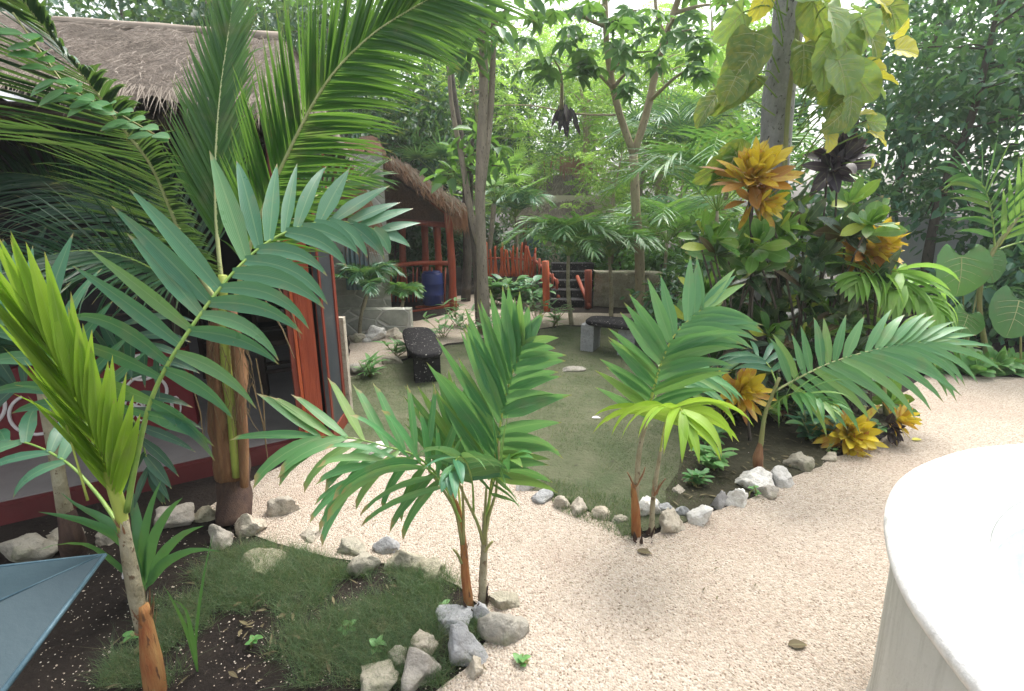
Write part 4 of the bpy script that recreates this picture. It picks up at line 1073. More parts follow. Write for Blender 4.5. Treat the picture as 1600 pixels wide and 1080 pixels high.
frond(t, F4, 9, .33, .038, 42, 12, V((.05, -.7, .7)).normalized(), .9, .3, 'palm_mid', 'rib_green', pr_chop, True, lr=(1.2, .8), dr=(1.0, .6), r0=.006, jit=9, segs=6, sd=55)
F5 = [P(757, 815, Y), P(770, 760, Y - .05), P(785, 720, Y - .12), P(800, 715, Y - .18)]
frond(t, F5, 6, .24, .042, 60, 25, V((0, -.5, .85)).normalized(), 1.2, .3, 'palm_green', 'rib_green', pr_strap, r0=.006, jit=9, segs=6, sd=56)

# ---- P4 : fork palm at the lawn corner
b = G(1003, 838); Y = b.y
t = thing('manila_palm', 'fork-stemmed young palm at the lawn corner with a pale drooping lower frond', 'palm', b)
stem(t, [G(994, 838), P(993, 795, Y), P(990, 757, Y)], [.026, .024, .013], 'sheath_orange', 'sheath', 10, .1)
stem(t, [P(994, 800, Y), P(996, 735, Y), P(1002, 690, Y), P(1012, 650, Y)], [.015, .014, .013, .010], 'stem_grey', 'stem', 10, .15)
stem(t, [G(1018, 835), P(1020, 785, Y + .02), P(1026, 740, Y + .02), P(1033, 700, Y)], [.015, .013, .012, .008], 'stem_grey', 'stem', 10, .15)
for pts in ([(993, 765), (984, 745), (980, 738)], [(1022, 775), (1034, 755), (1040, 748)], [(994, 760), (1004, 742), (1008, 730)]):
    stem(t, [P(x, y, Y - .01) for x, y in pts], [.006, .005, .003], 'sheath_brown', 'leaf_base', 7, .05, 6)
husk(t, P(991, 765, Y), .015, 9, .08, 'sheath_brown', 7); husk(t, P(1024, 765, Y), .012, 8, .07, 'sheath_brown', 8); husk(t, G(1003, 838, .02), .05, 12, .08, 'sheath_dark', 9)
F1 = [P(1008, 668, Y), P(1022, 605, Y + .02), P(1042, 545, Y + .05), P(1064, 512, Y + .08), P(1098, 482, Y + .12)]
frond(t, F1, 17, .40, .062, 64, 46, V((-.15, -.9, .4)).normalized(), .45, .06, 'palm_mint', 'rib_yellow', pr_strap, lens=lambda s: .78 + .22 * math.sin(math.pi * s), lr=(.9, 1.0), dr=(.25, .85), r0=.010, tw=16, lift=.1, fold=.28, jit=6, segs=7, sd=61, term=4, ar=(1, .85))
F2 = [P(1032, 705, Y - .01), P(1038, 668, Y - .05), P(1048, 642, Y - .13), P(1062, 638, Y - .22), P(1072, 655, Y - .28)]
frond(t, F2, 10, .40, .056, 88, 20, V((0, -.45, .9)).normalized(), 2.1, .38, 'palm_lime', 'rib_yellow', pr_strap, r0=.006, tw=8, jit=8, segs=8, sd=62)
F3 = [P(1010, 660, Y), P(1030, 610, Y + .1), P(1060, 590, Y + .2), P(1100, 585, Y + .3), P(1130, 600, Y + .38)]
frond(t, F3, 10, .30, .046, 65, 25, V((0, -.5, .9)).normalized(), 1.2, .25, 'palm_mid', 'rib_green', pr_strap, r0=.006, jit=8, segs=7, sd=63)

# ---- P5 : brown-footed palm in the shrub bed
b = G(1186, 738); Y = b.y
t = thing('manila_palm', 'brown-footed young palm in the shrub bed leaning one long frond over the gravel', 'palm', b)
stem(t, [b, P(1184, 718, Y), P(1189, 690, Y)], [.030, .033, .013], 'sheath_brown', 'sheath', 10, .1)
stem(t, [P(1188, 700, Y), P(1195, 650, Y), P(1208, 615, Y), P(1218, 590, Y)], [.017, .014, .011, .010], 'stem_green', 'stem', 9, .15)
F1 = [P(1210, 612, Y), P(1245, 592, Y - .02), P(1295, 568, Y - .05), P(1345, 552, Y - .08), P(1400, 540, Y - .1), P(1445, 535, Y - .12)]
frond(t, F1, 17, .44, .060, 78, 22, V((.05, -.7, .7)).normalized(), .7, .10, 'palm_mint', 'rib_pale', pr_strap, lens=lambda s: .85 + .15 * math.sin(math.pi * s), lr=(.75, 1.1), dr=(.7, 1.25), r0=.008, tw=14, lift=.1, fold=.25, jit=6, segs=7, sd=71, term=4)
F2 = [P(1200, 640, Y), P(1230, 618, Y - .1), P(1262, 615, Y - .2), P(1290, 630, Y - .3)]
frond(t, F2, 7, .30, .046, 70, 25, V((.05, -.5, .85)).normalized(), 1.2, .2, 'palm_green', 'rib_green', pr_strap, r0=.006, jit=8, segs=6, sd=72)
F3 = [P(1214, 600, Y), P(1200, 570, Y + .1), P(1180, 556, Y + .2), P(1150, 565, Y + .3)]
frond(t, F3, 7, .30, .048, 70, 25, V((0, -.5, .85)).normalized(), 1.2, .2, 'palm_blue', 'rib_green', pr_strap, r0=.006, jit=8, segs=6, sd=73)

# ---- P6 : pale green palm by the gravel at the shrub edge
b = G(1385, 650); Y = b.y
t = thing('manila_palm', 'pale yellow-green palm with drooping tiers of fronds at the gravel edge of the shrubs', 'palm', b)
stem(t, [b, P(1378, 580, Y), P(1372, 500, Y + .05), P(1385, 440, Y + .05)], [.022, .018, .014, .010], 'stem_green', 'stem', 9, .15)
for i, (pts, n_, L) in enumerate((([(1385, 445), (1395, 425), (1408, 432), (1415, 455)], 8, .40), ([(1380, 450), (1372, 425), (1350, 425), (1338, 440)], 7, .34), ([(1385, 450), (1420, 445), (1445, 462), (1465, 490)], 8, .33), ([(1380, 540), (1400, 515), (1425, 520), (1445, 540)], 8, .30))):
    frond(t, [P(x, y, Y - .07 * k) for k, (x, y) in enumerate(pts)], n_ + 2, L * 1.2, .078, 80, 22, V((0, -.5, .85)).normalized(), 1.9, .2, 'palm_pale', 'rib_yellow', pr_strap, r0=.007, jit=8, segs=7, sd=80 + i)
# ---- pale spear palm at the frame side
b = G(1545, 575); Y = b.y
t = thing('manila_palm', 'slender palm with pale upright fronds rising behind the heart-shaped leaves', 'palm', b)
stem(t, [b, P(1530, 470, Y), P(1548, 400, Y), P(1590, 340, Y)], [.03, .026, .022, .016], 'stem_green', 'stem', 9, .1)
frond(t, [P(1560, 385, Y), P(1595, 335, Y), P(1640, 270, Y), P(1680, 220, Y)], 12, .7, .06, 40, 25, CAMN, .2, .05, 'palm_pale', 'rib_yellow', pr_strap, r0=.014, jit=5, segs=6, sd=90)
frond(t, [P(1555, 395, Y), P(1550, 340, Y), P(1535, 290, Y), P(1500, 270, Y)], 12, .6, .055, 55, 25, CAMN, .7, .15, 'palm_green', 'rib_green', pr_strap, r0=.012, jit=7, segs=6, sd=91)
frond(t, [P(1560, 390, Y), P(1590, 380, Y), P(1640, 370, Y), P(1700, 390, Y)], 10, .5, .05, 60, 25, CAMN, .7, .15, 'palm_green', 'rib_green', pr_strap, r0=.012, jit=7, segs=6, sd=92)

# ---- mid-distance palms near the steps and behind
def mid_palm(label, px, py, top, nfr, L, mat, sd, droop=.9, trunk='stem_grey', rt=.03, Yo=None, spread=1.0, group=None, name='palm', wl=.035):
    r = random.Random(sd)
    b = G(px, py) if Yo is None else V((P(px, py, Yo).x, Yo, 0))
    c = P(top[0], top[1], b.y)
    t = thing(name, label, 'palm', b, group)
    stem(t, [b, b.lerp(c, .5) + V((r.uniform(-.03, .03), 0, 0)), c], [rt * 1.2, rt, rt * .8], trunk, 'trunk', 9, .15)
    for i in range(nfr):
        a = 6.283 * (i + r.uniform(-.25, .25)) / nfr; e = r.uniform(.6, 1.45)
        d = V((math.cos(a) * math.cos(e), math.sin(a) * math.cos(e), math.sin(e)))
        l = L * r.uniform(.8, 1.15); p1 = c + d * l * .4; h_ = V((d.x, d.y, 0)).normalized() if abs(d.x) + abs(d.y) > .05 else V((1, 0, 0))
        p2 = p1 + (d * .6 + h_ * .5 * spread - V((0, 0, .15))) * l * .4; p3 = p2 + (h_ * .8 * spread + V((0, 0, -.45))) * l * .35
        nrm = (V((0, 0, 1)) + h_ * -.6).normalized()
        frond(t, [c, p1, p2, p3], 20, L * .45, wl, 65, 30, nrm, droop, .18, mat, 'rib_green', pr_feather, r0=.008, jit=6, segs=4, sd=sd * 50 + i)
    return t
mid_palm('small feathery palm on a thin pale stem in front of the dark steps', 893, 508, (888, 400), 18, .95, 'palm_green', 201)
mid_palm('small feathery palm on a thin brown stem before the limestone wall', 955, 497, (952, 402), 17, .88, 'palm_green', 202)
mid_palm('bushy dark palm with arching fronds beside the forked tree', 1040, 470, (1042, 380), 13, 1.25, 'palm_green', 203, Yo=8.8)
mid_palm('tall airy palm behind the forked tree with fine hanging fronds', 1060, 450, (1068, 250), 12, 1.7, 'palm_blue', 204, Yo=10.8)
mid_palm('dark blue-green palm over the red stick railing', 812, 420, (806, 340), 12, .95, 'palm_blue', 205, Yo=11.2)
mid_palm('low dark palm growing by the stone hut curtain', 560, 495, (575, 455), 11, .6, 'palm_blue', 206, Yo=6.9)
mid_palm('low green palm between stone hut and red porch rail', 622, 500, (630, 470), 10, .45, 'palm_green', 207, Yo=7.6)
mid_palm('bushy palm behind the croton shrubs beside the grey trunk', 1130, 470, (1120, 330), 12, 1.5, 'palm_green', 208, Yo=6.6)

def fan_palm(label, b, c, n, L, mat, sd, rt=.05, nl=20):
    r = random.Random(sd); t = thing('fan_palm', label, 'palm', b)
    stem(t, [b, b.lerp(c, .5), c], [rt * 1.2, rt, rt], 'bark_brown', 'trunk', 9, .2)
    for i in range(n):
        a = 6.283 * (i + r.uniform(-.3, .3)) / n; e = r.uniform(-.35, 1.1)
        d = V((math.cos(a) * math.cos(e), math.sin(a) * math.cos(e), math.sin(e))); l = L * r.uniform(.8, 1.2)
        p = c + d * l; m = M(); m.tube([c, c.lerp(p, .5) + V((0, 0, .04 * l)), p], [.012, .009, .007], 5, 1)
        s_ = d.cross(V((0, 0, 1))).normalized(); up = s_.cross(d)
        m.m = [1] * len(m.m)
        for k in range(nl):
            q = R(-125 + 250 * (k + .5) / nl); dd = d * math.cos(q) + s_ * math.sin(q) + up * .12
            m.ribbon(p, dd, up, L * .75 * r.uniform(.85, 1.05) * (1 - .25 * abs(q) / 2.2), .035 * L * 1.4, pr_feather, .55, .4, 4, 0)
        m.build('fan_leaf', [mat, 'rib_green'], t)
    return t
fan_palm('fan palm with hanging split leaves behind the palapa roof', V((-1.9, 12.2, 0)), P(690, 285, 12.2), 13, 1.0, 'palm_blue', 301)
fan_palm('fan palm with round green leaves behind the straight brown trunk', V((-.55, 10.6, 0)), P(772, 318, 10.6), 12, .75, 'palm_pale', 302)
fan_palm('fan palm rising over the far hut', V((2.9, 12.6, 0)), P(1010, 225, 12.6), 12, .9, 'palm_mid', 303)

# ================================================================== BROAD LEAVES
def heart(m, p, d, n, L, W, lobe=.28, bend=.35, fold=.22, mi=0, wav=.0, K=48, pleat=.016):
    """heart-shaped leaf: petiole joins at p, d tip direction, n upper side"""
    d = V(d).normalized(); s_ = d.cross(n).normalized(); nn = s_.cross(d); k = len(m.v); m.v.append(V(p))
    out = []
    for i in range(K):
        a = 2 * math.pi * (i + .5) / K                      # 0 = tip
        x = math.sin(a); c = math.cos(a)
        y = L * (c * .5 + .5) ** 1.15 if c > 0 else L * (c * .5 + .5) ** 1.15
        ww = W * .5 * abs(x) ** .8 * (1 - .35 * max(0, c) ** 2)
        yy = lerp(-lobe * L, L, (c + 1) / 2)
        if c < -.9: yy = lerp(yy, -.02 * L, (-.9 - c) / .1 * .95)   # notch
        out.append((math.copysign(ww, x), yy))
    for f in (.2, .4, .6, .8, 1):
        for i, (x, y) in enumerate(out):
            x2, y2 = x * f, y * f
            z = fold * abs(x2) - bend * (max(0, y2) / L) ** 2 * L + (wav * L * math.sin(i * 1.15) * f * f if wav else 0) + pleat * L * math.sin(6.283 * (y2 - .55 * abs(x2)) / (L * .17)) * min(1, abs(x2) / (.12 * W))
            m.v.append(V(p) + s_ * x2 + d * y2 + nn * z)
    for i in range(K):
        j = (i + 1) % K
        m.f.append((k, k + 1 + i, k + 1 + j)); m.m.append(mi)
        for q in (0, 1, 2, 3):
            o = k + 1 + q * K; m.f.append((o + i, o + K + i, o + K + j, o + j)); m.m.append(mi)
def veins(m, p, d, n, L, W, bend=.35, fold=.22, mi=0):
    d = V(d).normalized(); s_ = d.cross(n).normalized(); nn = s_.cross(d)
    f = lambda x, y: V(p) + s_ * x + d * y + nn * (fold * abs(x) - bend * (max(0, y) / L) ** 2 * L + .003)
    m.tube([f(0, y * L) for y in (0, .25, .5, .75, .96)], [.006 * L / .4, .005 * L / .4, .004 * L / .4, .003 * L / .4, .001], 4, mi, False)
    for y0 in (.0, .15, .32, .5):
        for sg in (-1, 1):
            w_ = W * .42 * (1 - y0 * .8); m.tube([f(0, y0 * L), f(sg * w_ * .5, (y0 + .08) * L), f(sg * w_, (y0 + .2) * L)], [.003 * L / .4, .002 * L / .4, .001], 4, mi, False)

# climbing vine with huge leaves on the grey trunk
TRK = [V((P(1200, 560, 4.75).x, 4.75, 0)), P(1200, 420, 4.72), P(1208, 280, 4.7), P(1216, 160, 4.68), P(1228, 60, 4.66), P(1243, -60, 4.64), P(1262, -300, 4.6), P(1275, -700, 4.6)]
vb = V((TRK[0].x + .25, TRK[0].y - .3, 0))
t = thing('climbing_vine', 'climbing vine with huge yellow and green ribbed leaves on the grey trunk', 'vine', vb)
m = M(); m.tube(spline([vb, P(1215, 420, 4.5), P(1225, 280, 4.48), P(1232, 160, 4.46), P(1245, 60, 4.44), P(1262, -120, 4.4)], 16), .018, 7, wob=.3); m.build('vine_stem', 'stem_green', t)
VL = [ # leaf base px, tip px, width px, Y, material, tilt
 ((1178, 52), (1150, 130), 78, 4.4, 'vine_olive'), ((1185, 75), (1118, 150), 74, 4.35, 'vine_olive'), ((1180, 118), (1090, 180), 62, 4.5, 'vine_olive'), ((1178, 60), (1175, 135), 70, 4.55, 'vine_green'),
 ((1150, 238), (1085, 300), 60, 4.3, 'vine_olive'), ((1148, 245), (1110, 320), 66, 4.25, 'croton_green'), ((1165, 240), (1120, 235), 50, 4.35, 'vine_olive'),
 ((1300, 48), (1362, 92), 85, 4.1, 'vine_green'), ((1290, 10), (1330, 70), 84, 4.0, 'vine_green'), ((1322, 70), (1348, 98), 70, 4.2, 'vine_green'), ((1270, 0), (1298, 72), 66, 4.3, 'vine_olive'),
 ((1400, 78), (1447, 78), 56, 4.0, 'vine_yellow'), ((1370, 122), (1416, 122), 40, 4.05, 'vine_yellow'), ((1350, 112), (1395, 100), 44, 4.2, 'vine_yellow'), ((1340, 60), (1385, 62), 46, 4.45, 'vine_green'),
 ((1330, 108), (1376, 168), 60, 4.05, 'vine_green'), ((1312, 122), (1282, 170), 70, 4.2, 'vine_olive'), ((1325, 130), (1318, 196), 72, 4.15, 'vine_olive'), ((1290, 128), (1262, 150), 44, 4.4, 'vine_olive'),
 ((1290, 200), (1306, 238), 44, 4.1, 'vine_yellow'), ((1345, 180), (1376, 172), 32, 4.1, 'vine_yellow'), ((1358, 205), (1402, 222), 40, 4.05, 'vine_yellow'), ((1330, 150), (1330, 215), 34, 4.0, 'vine_green'), ((1355, 190), (1398, 196), 32, 4.08, 'vine_green'),
 ((1362, 250), (1364, 268), 26, 4.05, 'vine_yellow'), ((1335, 15), (1395, 40), 52, 4.4, 'vine_green'), ((1390, 10), (1410, 52), 44, 4.5, 'vine_olive'), ((1280, 30), (1268, 78), 40, 4.5, 'vine_yellow'), ((1200, -10), (1170, 40), 40, 4.5, 'vine_yellow'), ((1360, -10), (1420, 20), 60, 4.5, 'vine_yellow'),
 ((1160, 20), (1120, 70), 60, 4.5, 'vine_green'), ((1150, 120), (1128, 168), 56, 4.3, 'vine_olive'), ((1345, 25), (1366, 60), 50, 4.1, 'vine_green'), ((1300, 60), (1275, 110), 56, 4.0, 'vine_green'), ((1360, 130), (1398, 150), 44, 4.2, 'vine_green'), ((1318, 175), (1290, 210), 44, 4.0, 'vine_olive'),
 ((1255, 70), (1262, 140), 60, 4.35, 'vine_olive'), ((1310, 95), (1335, 150), 66, 4.0, 'vine_green'), ((1300, 165), (1345, 190), 50, 4.1, 'vine_olive'), ((1285, 95), (1296, 150), 50, 4.05, 'vine_green'), ((1350, 40), (1392, 88), 56, 4.1, 'vine_olive'), ((1120, 150), (1075, 200), 50, 4.5, 'vine_olive'), ((1395, 55), (1430, 30), 46, 4.2, 'vine_yellow'),
 ((1230, -30), (1310, -20), 80, 4.3, 'vine_green'), ((1190, -40), (1130, -10), 80, 4.35, 'vine_olive')]
r = random.Random(77)
for (a, b_, wp, Yl, mt) in VL:
    p = P(a[0], a[1], Yl); q = P(b_[0], b_[1], Yl - r.uniform(.0, .15)); L = (q - p).length * .82; W = PX(wp, Yl) * (.80 if a[0] > 1240 else .74)
    n_ = V((r.uniform(-.8, .8), -.6, r.uniform(-.1, .9))).normalized()
    m = M(); heart(m, p, q - p, n_, L, W, .22, .3, .3, 0, .035); lf = m.build('leaf', mt, t)
    m = M(); veins(m, p, q - p, n_, L, W, .3, .3); m.build('leaf_vein', 'rib_pale', lf)
    tr = TRK[3].lerp(TRK[4], .5) if a[1] < 110 else TRK[3] if a[1] < 190 else TRK[2]
    root = V((tr.x + (.1 if a[0] > 1230 else -.1), 4.5, min(p.z + r.uniform(-.35, .0), p.z + .1)))
    m = M(); m.tube(spline([root, root.lerp(p, .5) + V((0, 0, .06)), p], 8), .006, 5); m.build('petiole', 'rib_green', lf)

# elephant ears
def ears(label, base, lst, mat='ear'):
    t = thing('elephant_ear', label, 'plant', base)
    for (a, b_, wp, Yl) in lst:
        p = P(a[0], a[1], Yl); q = P(b_[0], b_[1], Yl - .12); L = (q - p).length; W = PX(wp, Yl)
        n_ = V((r.uniform(-.2, .2), -.85, .45)).normalized()
        m = M(); heart(m, p, q - p, n_, L, W, .42, .2, .15, 0, .008); lf = m.build('leaf', mat, t)
        m = M(); veins(m, p, q - p, n_, L, W, .2, .15); m.build('leaf_vein', 'rib_pale', lf)
        m = M(); m.tube(spline([base, base.lerp(p, .6) + V((.03, .05, .1)), p], 8), [.014, .012, .011, .010, .009, .008, .007, .006, .005], 6); m.build('stalk', 'stem_green', t)
ears('tall elephant ear plant with two heart-shaped leaves one above the other', G(1505, 572), [((1502, 402), (1504, 462), 88, 5.4), ((1512, 492), (1504, 524), 54, 5.2), ((1540, 400), (1560, 440), 60, 5.8)])
ears('elephant ear plant with one broad pale leaf at the frame side', G(1595, 585), [((1592, 470), (1580, 526), 80, 5.0), ((1640, 430), (1650, 520), 90, 5.1)], 'ovate')

# ---- crotons
def rosette(m, c, ax, n, L, W, r, mi=0, spread=(.1, 1.5), droop=.35, up=.0, prof=pr_ovate):
    ax = V(ax).normalized(); s_ = ax.cross(V((.3, .9, .2))).normalized(); t_ = ax.cross(s_)
    for i in range(n):
        f = (i + .5) / n; a = i * 2.39996 + r.uniform(-.3, .3); e = lerp(spread[0], spread[1], f ** .8)
        rad = s_ * math.cos(a) + t_ * math.sin(a); d = ax * math.cos(e) + rad * math.sin(e)
        nn = ax * math.sin(e) - rad * math.cos(e)
        d = (d + V((r.gauss(0, .2), r.gauss(0, .2), r.gauss(.05, .2)))).normalized(); nn = (nn + V((r.gauss(0, .3), r.gauss(0, .3), r.gauss(0, .3)))).normalized()
        m.ribbon(c - ax * L * r.uniform(.0, .6) * f + rad * .01, d + V((0, 0, up)), nn, L * lerp(.7, 1.05, f) * r.uniform(.65, 1.2), W * r.uniform(.6, 1.05), prof, droop * r.uniform(-.3, 2), r.uniform(.05, .4), 6, mi)
def croton(label, base, heads, group=None, sd=1, filler=0, box=None, fmat='croton_dark'):
    r = random.Random(sd); t = thing('croton_shrub', label, 'shrub', base, group)
    for (c, rad, n, mt, ax) in heads:
        m = M()
        if mt in ('croton_yellow', 'croton_gold'):
            rosette(m, c, ax, int(n * 1.9), rad * 1.05, rad * .30, r, 0, (.05, 1.6), prof=pr_obov)
            per = 12; nl = len(m.f) // per
            for li in range(nl):
                f = li / nl + r.gauss(0, .12); mi_ = (0 if f < .45 else 1 if f < .8 else 2) if mt == 'croton_yellow' else (0 if f < .65 else 1)
                for q in range(per): m.m[li * per + q] = mi_
            m.build('leaf_rosette', ['croton_gold', 'croton_yellow', 'croton_brown'], t)
        else:
            rosette(m, c, ax, n, rad, rad * .46, r, prof=pr_obov if mt == 'croton_green' else pr_ovate); m.build('leaf_rosette', mt, t)
        if filler or len(heads) < 4:
            m = M(); m.tube(spline([base + V((r.uniform(-.1, .1), r.uniform(-.05, .05), 0)), base.lerp(c, .6) + V((r.uniform(-.05, .05), .05, 0)), c - V(ax).normalized() * rad * .4], 8), [.012] * 3 + [.010] * 3 + [.008] * 3, 6); m.build('stem', 'bark_dark', t)
    return t
def HD(px, py, Y, rp, n, mt, ax=(0, -.7, .7)): return (P(px, py, Y), PX(rp, Y), n, mt, ax)
b = G(1150, 640)
CY, CG, CN, CD = 'croton_yellow', 'croton_gold', 'croton_green', 'croton_dark'
croton('golden croton head standing in front of the grey trunk', V((P(1185, 500, 4.0).x, 4.0, 0)), [HD(1178, 272, 4.0, 62, 46, CY, (0, -.5, .85)), HD(1192, 318, 3.95, 44, 22, CY, (.5, -.7, -.1))], None, 1)
croton('amber croton head with brown inner leaves at the shrub side by the boundary wall', V((P(1365, 620, 4.05).x, 4.05, 0)), [HD(1362, 390, 4.05, 56, 40, CY, (.5, -.6, .6)), HD(1380, 372, 4.0, 38, 18, CG, (.6, -.4, .8)), HD(1340, 400, 4.1, 34, 14, CY, (-.4, -.8, .2))], None, 2)
croton('orange and yellow croton head low down behind the fork palm', G(1160, 690), [HD(1160, 612, 3.5, 50, 32, CY, (.1, -.8, .5))], None, 3)
croton('big golden croton head low on the gravel edge', G(1325, 708), [HD(1328, 678, 3.42, 54, 38, CG, (0, -.8, .6)), HD(1330, 700, 3.38, 40, 14, CY, (.1, -.9, .0))], None, 4)
croton('small yellow croton head with maroon lower leaves leaning over the gravel', G(1395, 690), [HD(1408, 655, 3.5, 36, 22, CG, (.7, -.5, .5)), HD(1392, 672, 3.48, 32, 14, 'croton_purple', (-.2, -.9, -.3))], None, 5)
croton('dark purple leaved plant head beside the climbing vine', V((P(1315, 500, 4.3).x, 4.3, 0)), [HD(1315, 245, 4.3, 52, 26, 'croton_purple', (-.3, -.7, .5)), HD(1300, 262, 4.25, 46, 12, 'croton_purple', (-.2, -.8, .1))], None, 6)
# the tall green croton mass, three shrubs
r = random.Random(55)
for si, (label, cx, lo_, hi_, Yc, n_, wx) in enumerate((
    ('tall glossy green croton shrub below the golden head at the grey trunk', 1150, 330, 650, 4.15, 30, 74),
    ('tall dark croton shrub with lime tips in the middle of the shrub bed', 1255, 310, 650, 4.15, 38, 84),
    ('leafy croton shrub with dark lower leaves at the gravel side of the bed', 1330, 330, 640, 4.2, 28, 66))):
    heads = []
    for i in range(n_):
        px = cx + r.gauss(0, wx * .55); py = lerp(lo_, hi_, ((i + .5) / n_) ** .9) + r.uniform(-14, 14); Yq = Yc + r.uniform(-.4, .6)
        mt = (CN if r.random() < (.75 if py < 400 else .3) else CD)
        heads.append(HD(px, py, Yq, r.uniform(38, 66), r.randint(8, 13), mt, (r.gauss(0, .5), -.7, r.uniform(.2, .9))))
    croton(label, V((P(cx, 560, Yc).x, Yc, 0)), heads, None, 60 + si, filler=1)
# ---- leafy weeds and herbs
def weed(label, base, hpx, n, mt, sd, L=.12, W=.05, group=None, name='herb', spread=.5, prof=pr_ovate, stems=4):
    r = random.Random(sd); t = thing(name, label, 'plant', base, group); h = PX(hpx, base.y)
    m = M(); tips = []
    for k in range(stems):
        tip = base + V((r.gauss(0, spread * h * .5), r.gauss(0, spread * h * .4), h * r.uniform(.6, 1)))
        m.tube([base + V((r.gauss(0, .02), r.gauss(0, .02), 0)), base.lerp(tip, .5) + V((r.gauss(0, .02), 0, 0)), tip], [.006, .005, .003], 5); tips.append(tip)
    m.build('stem', 'stem_green', t)
    m = M()
    for i in range(n):
        tip = tips[i % stems]; u = r.uniform(.25, 1); p = base.lerp(tip, u); a = i * 2.4 + r.uniform(-.4, .4)
        m.ribbon(p, V((math.cos(a), math.sin(a), r.uniform(.1, .7))), V((0, -.1, 1)), L * r.uniform(.6, 1.15), W * r.uniform(.7, 1.1), prof, .8, .2, 5)
    m.build('foliage', mt, t); return t
hl = ['hosta-like clump first along the gravel edge beside the drooping palm', 'broad-leaved clump under the tall elephant ear stem', 'broad-leaved clump with folded leaves between the two elephant ears', 'big round-leaved clump at the gravel edge by the frame side', 'low clump half hidden behind the drooping blue-green frond', 'clump of paddle leaves in front of the broad pale elephant ear leaf', 'small clump at the very end of the gravel edge planting']
r = random.Random(91)
for i, px in enumerate((1470, 1505, 1535, 1565, 1448, 1592, 1625)):
    b = G(px, 586 + i % 3 * 3); t = thing('border_plant', hl[i], 'plant', b, 'broad-leaved plants along the far gravel edge')
    for q in range(3):
        m = M(); c = b + V((r.uniform(-.16, .16), r.uniform(-.02, .25), .07 + r.uniform(0, .05)))
        rosette(m, c, V((r.gauss(0, .25), -.35, 1)), 11, r.uniform(.19, .26), .13, r, 0, (.25, 1.35), .7); m.build('leaf_rosette', 'ground_leaf', t)
sm = [((692, 528), 40, 'leafy herb clump at the lawn edge before the palapa'), ((660, 545), 34, 'leafy herb clump beside the head of the near stone bench'), ((580, 590), 34, 'small leafy herb in front of the white path rock'), ((740, 535), 44, 'leafy herb at the foot of the straight brown trunk'),
      ((780, 520), 44, 'leafy herb clump behind the tall upright frond'), ((840, 508), 52, 'tall leafy herb clump left of the orange post foot'), ((865, 512), 44, 'bright strap-leaved herb at the orange post foot'), ((815, 515), 40, 'dark leafy herb between trunk and orange post'), ((620, 560), 30, 'little herb among the dark rocks of the back path'), ((715, 510), 44, 'herb clump beside the palapa post')]
sm[5] = ((840, 508), 52, 'tall leafy herb clump between the straight trunk and the orange post')
for i, ((px, py), h, lb) in enumerate(sm): weed(lb, G(px, py), h, 34, 'ovate' if i % 2 else 'ground_leaf', 420 + i, .20, .042, 'herbs along the back of the lawn', 'herb', .8, pr_feather, 6)
for i, ((px, py), h, lb, mt, L) in enumerate([((1240, 560), 60, 'round-leaved green weed rising above the blue-green frond', 'ground_leaf', .14), ((1225, 640), 70, 'leafy green weed behind the brown-footed palm', 'ovate', .15), ((1265, 690), 60, 'blue-green leafy weed beside the big golden rosette', 'palm_blue', .13),
      ((1300, 640), 70, 'dark weed under the leaning frond', 'croton_dark', .15), ((1110, 735), 50, 'bright low weed under the pale drooping frond', 'ground_leaf', .12), ((1080, 650), 60, 'green weed behind the fork palm', 'tree_mid', .14), ((1350, 690), 40, 'small green weed between the two golden rosettes', 'ovate', .1), ((1125, 660), 90, 'dark shrub between fork palm and orange croton', 'croton_dark', .17),
      ((1085, 760), 26, 'tiny weed in the mossy soil beside the pale drooping frond', 'ovate', .07), ((1105, 700), 40, 'round green weed between fork palm and brown-footed palm', 'ground_leaf', .1), ((775, 478), 44, 'fern-like green weed under the red stick railing', 'tree_mid', .3), ((810, 478), 48, 'dark leafy weed under the red stick railing beside the post', 'palm_blue', .3), ((835, 482), 40, 'bright weed at the foot of the sloping red rail', 'ovate', .26), ((1145, 640), 90, 'dark-leaved shrub under the tall croton', 'croton_dark', .2), ((1215, 660), 80, 'dark-leaved low shrub behind the brown palm foot', 'croton_dark', .18),
      ((1180, 600), 90, 'dark leafy shrub above the orange croton head', 'tree_dark', .16), ((1290, 610), 80, 'dark leafy shrub in the middle of the shrub bed', 'tree_dark', .16)]):
    weed(lb, G(px, py), h, 60, mt, 440 + i, L, L * .5, None, 'weed', .8, pr_ovate, 7)
for i, ((px, py), lb) in enumerate([((590, 1020), 'lime seedling in the bed grass behind the mossy rounded rock'), ((695, 960), 'blue-green seedling beside the twin palm stems'), ((400, 1010), 'seedling with two round leaves in the dark soil'), ((815, 1040), 'tiny green seedling on the gravel beside the bed rocks'), ((1180, 778), 'yellow-green weed at the foot of the wide white rock'), ((1300, 712), 'green seedling at the edge of the shrub bed rocks'), ((205, 1000), 'round-leaved seedling left of the orange sheath'), ((540, 990), 'grassy seedling in the middle of the soil bed')]):
    weed(lb.replace('left of', 'beside'), G(px, py), 24, 6, 'ground_leaf', 460 + i, .045, .028, None, 'seedling', .5, pr_ovate, 2)
# fallen leaves on the gravel
r = random.Random(66)
for (px, py, mt, lb) in ((1004, 864, 'fallen', 'olive fallen leaf on the gravel in front of the fork palm'), (1242, 1012, 'fallen', 'dark curled leaf on the gravel near the tank'), (930, 655, 'white_paint', 'pale scrap of leaf lying on the lawn'), (1430, 690, 'vine_yellow', 'yellow fallen leaf on the gravel beyond the small yellow croton')):
    b = G(px, py); m = M(); m.ribbon(b + V((-.03, 0, .014)), V((1, r.uniform(-.5, .5), .15)), V((0, -.1, 1)), .075, .04, pr_ovate, .4, .25, 6)
    tag(m.build('fallen_leaf', mt), lb, 'leaf')

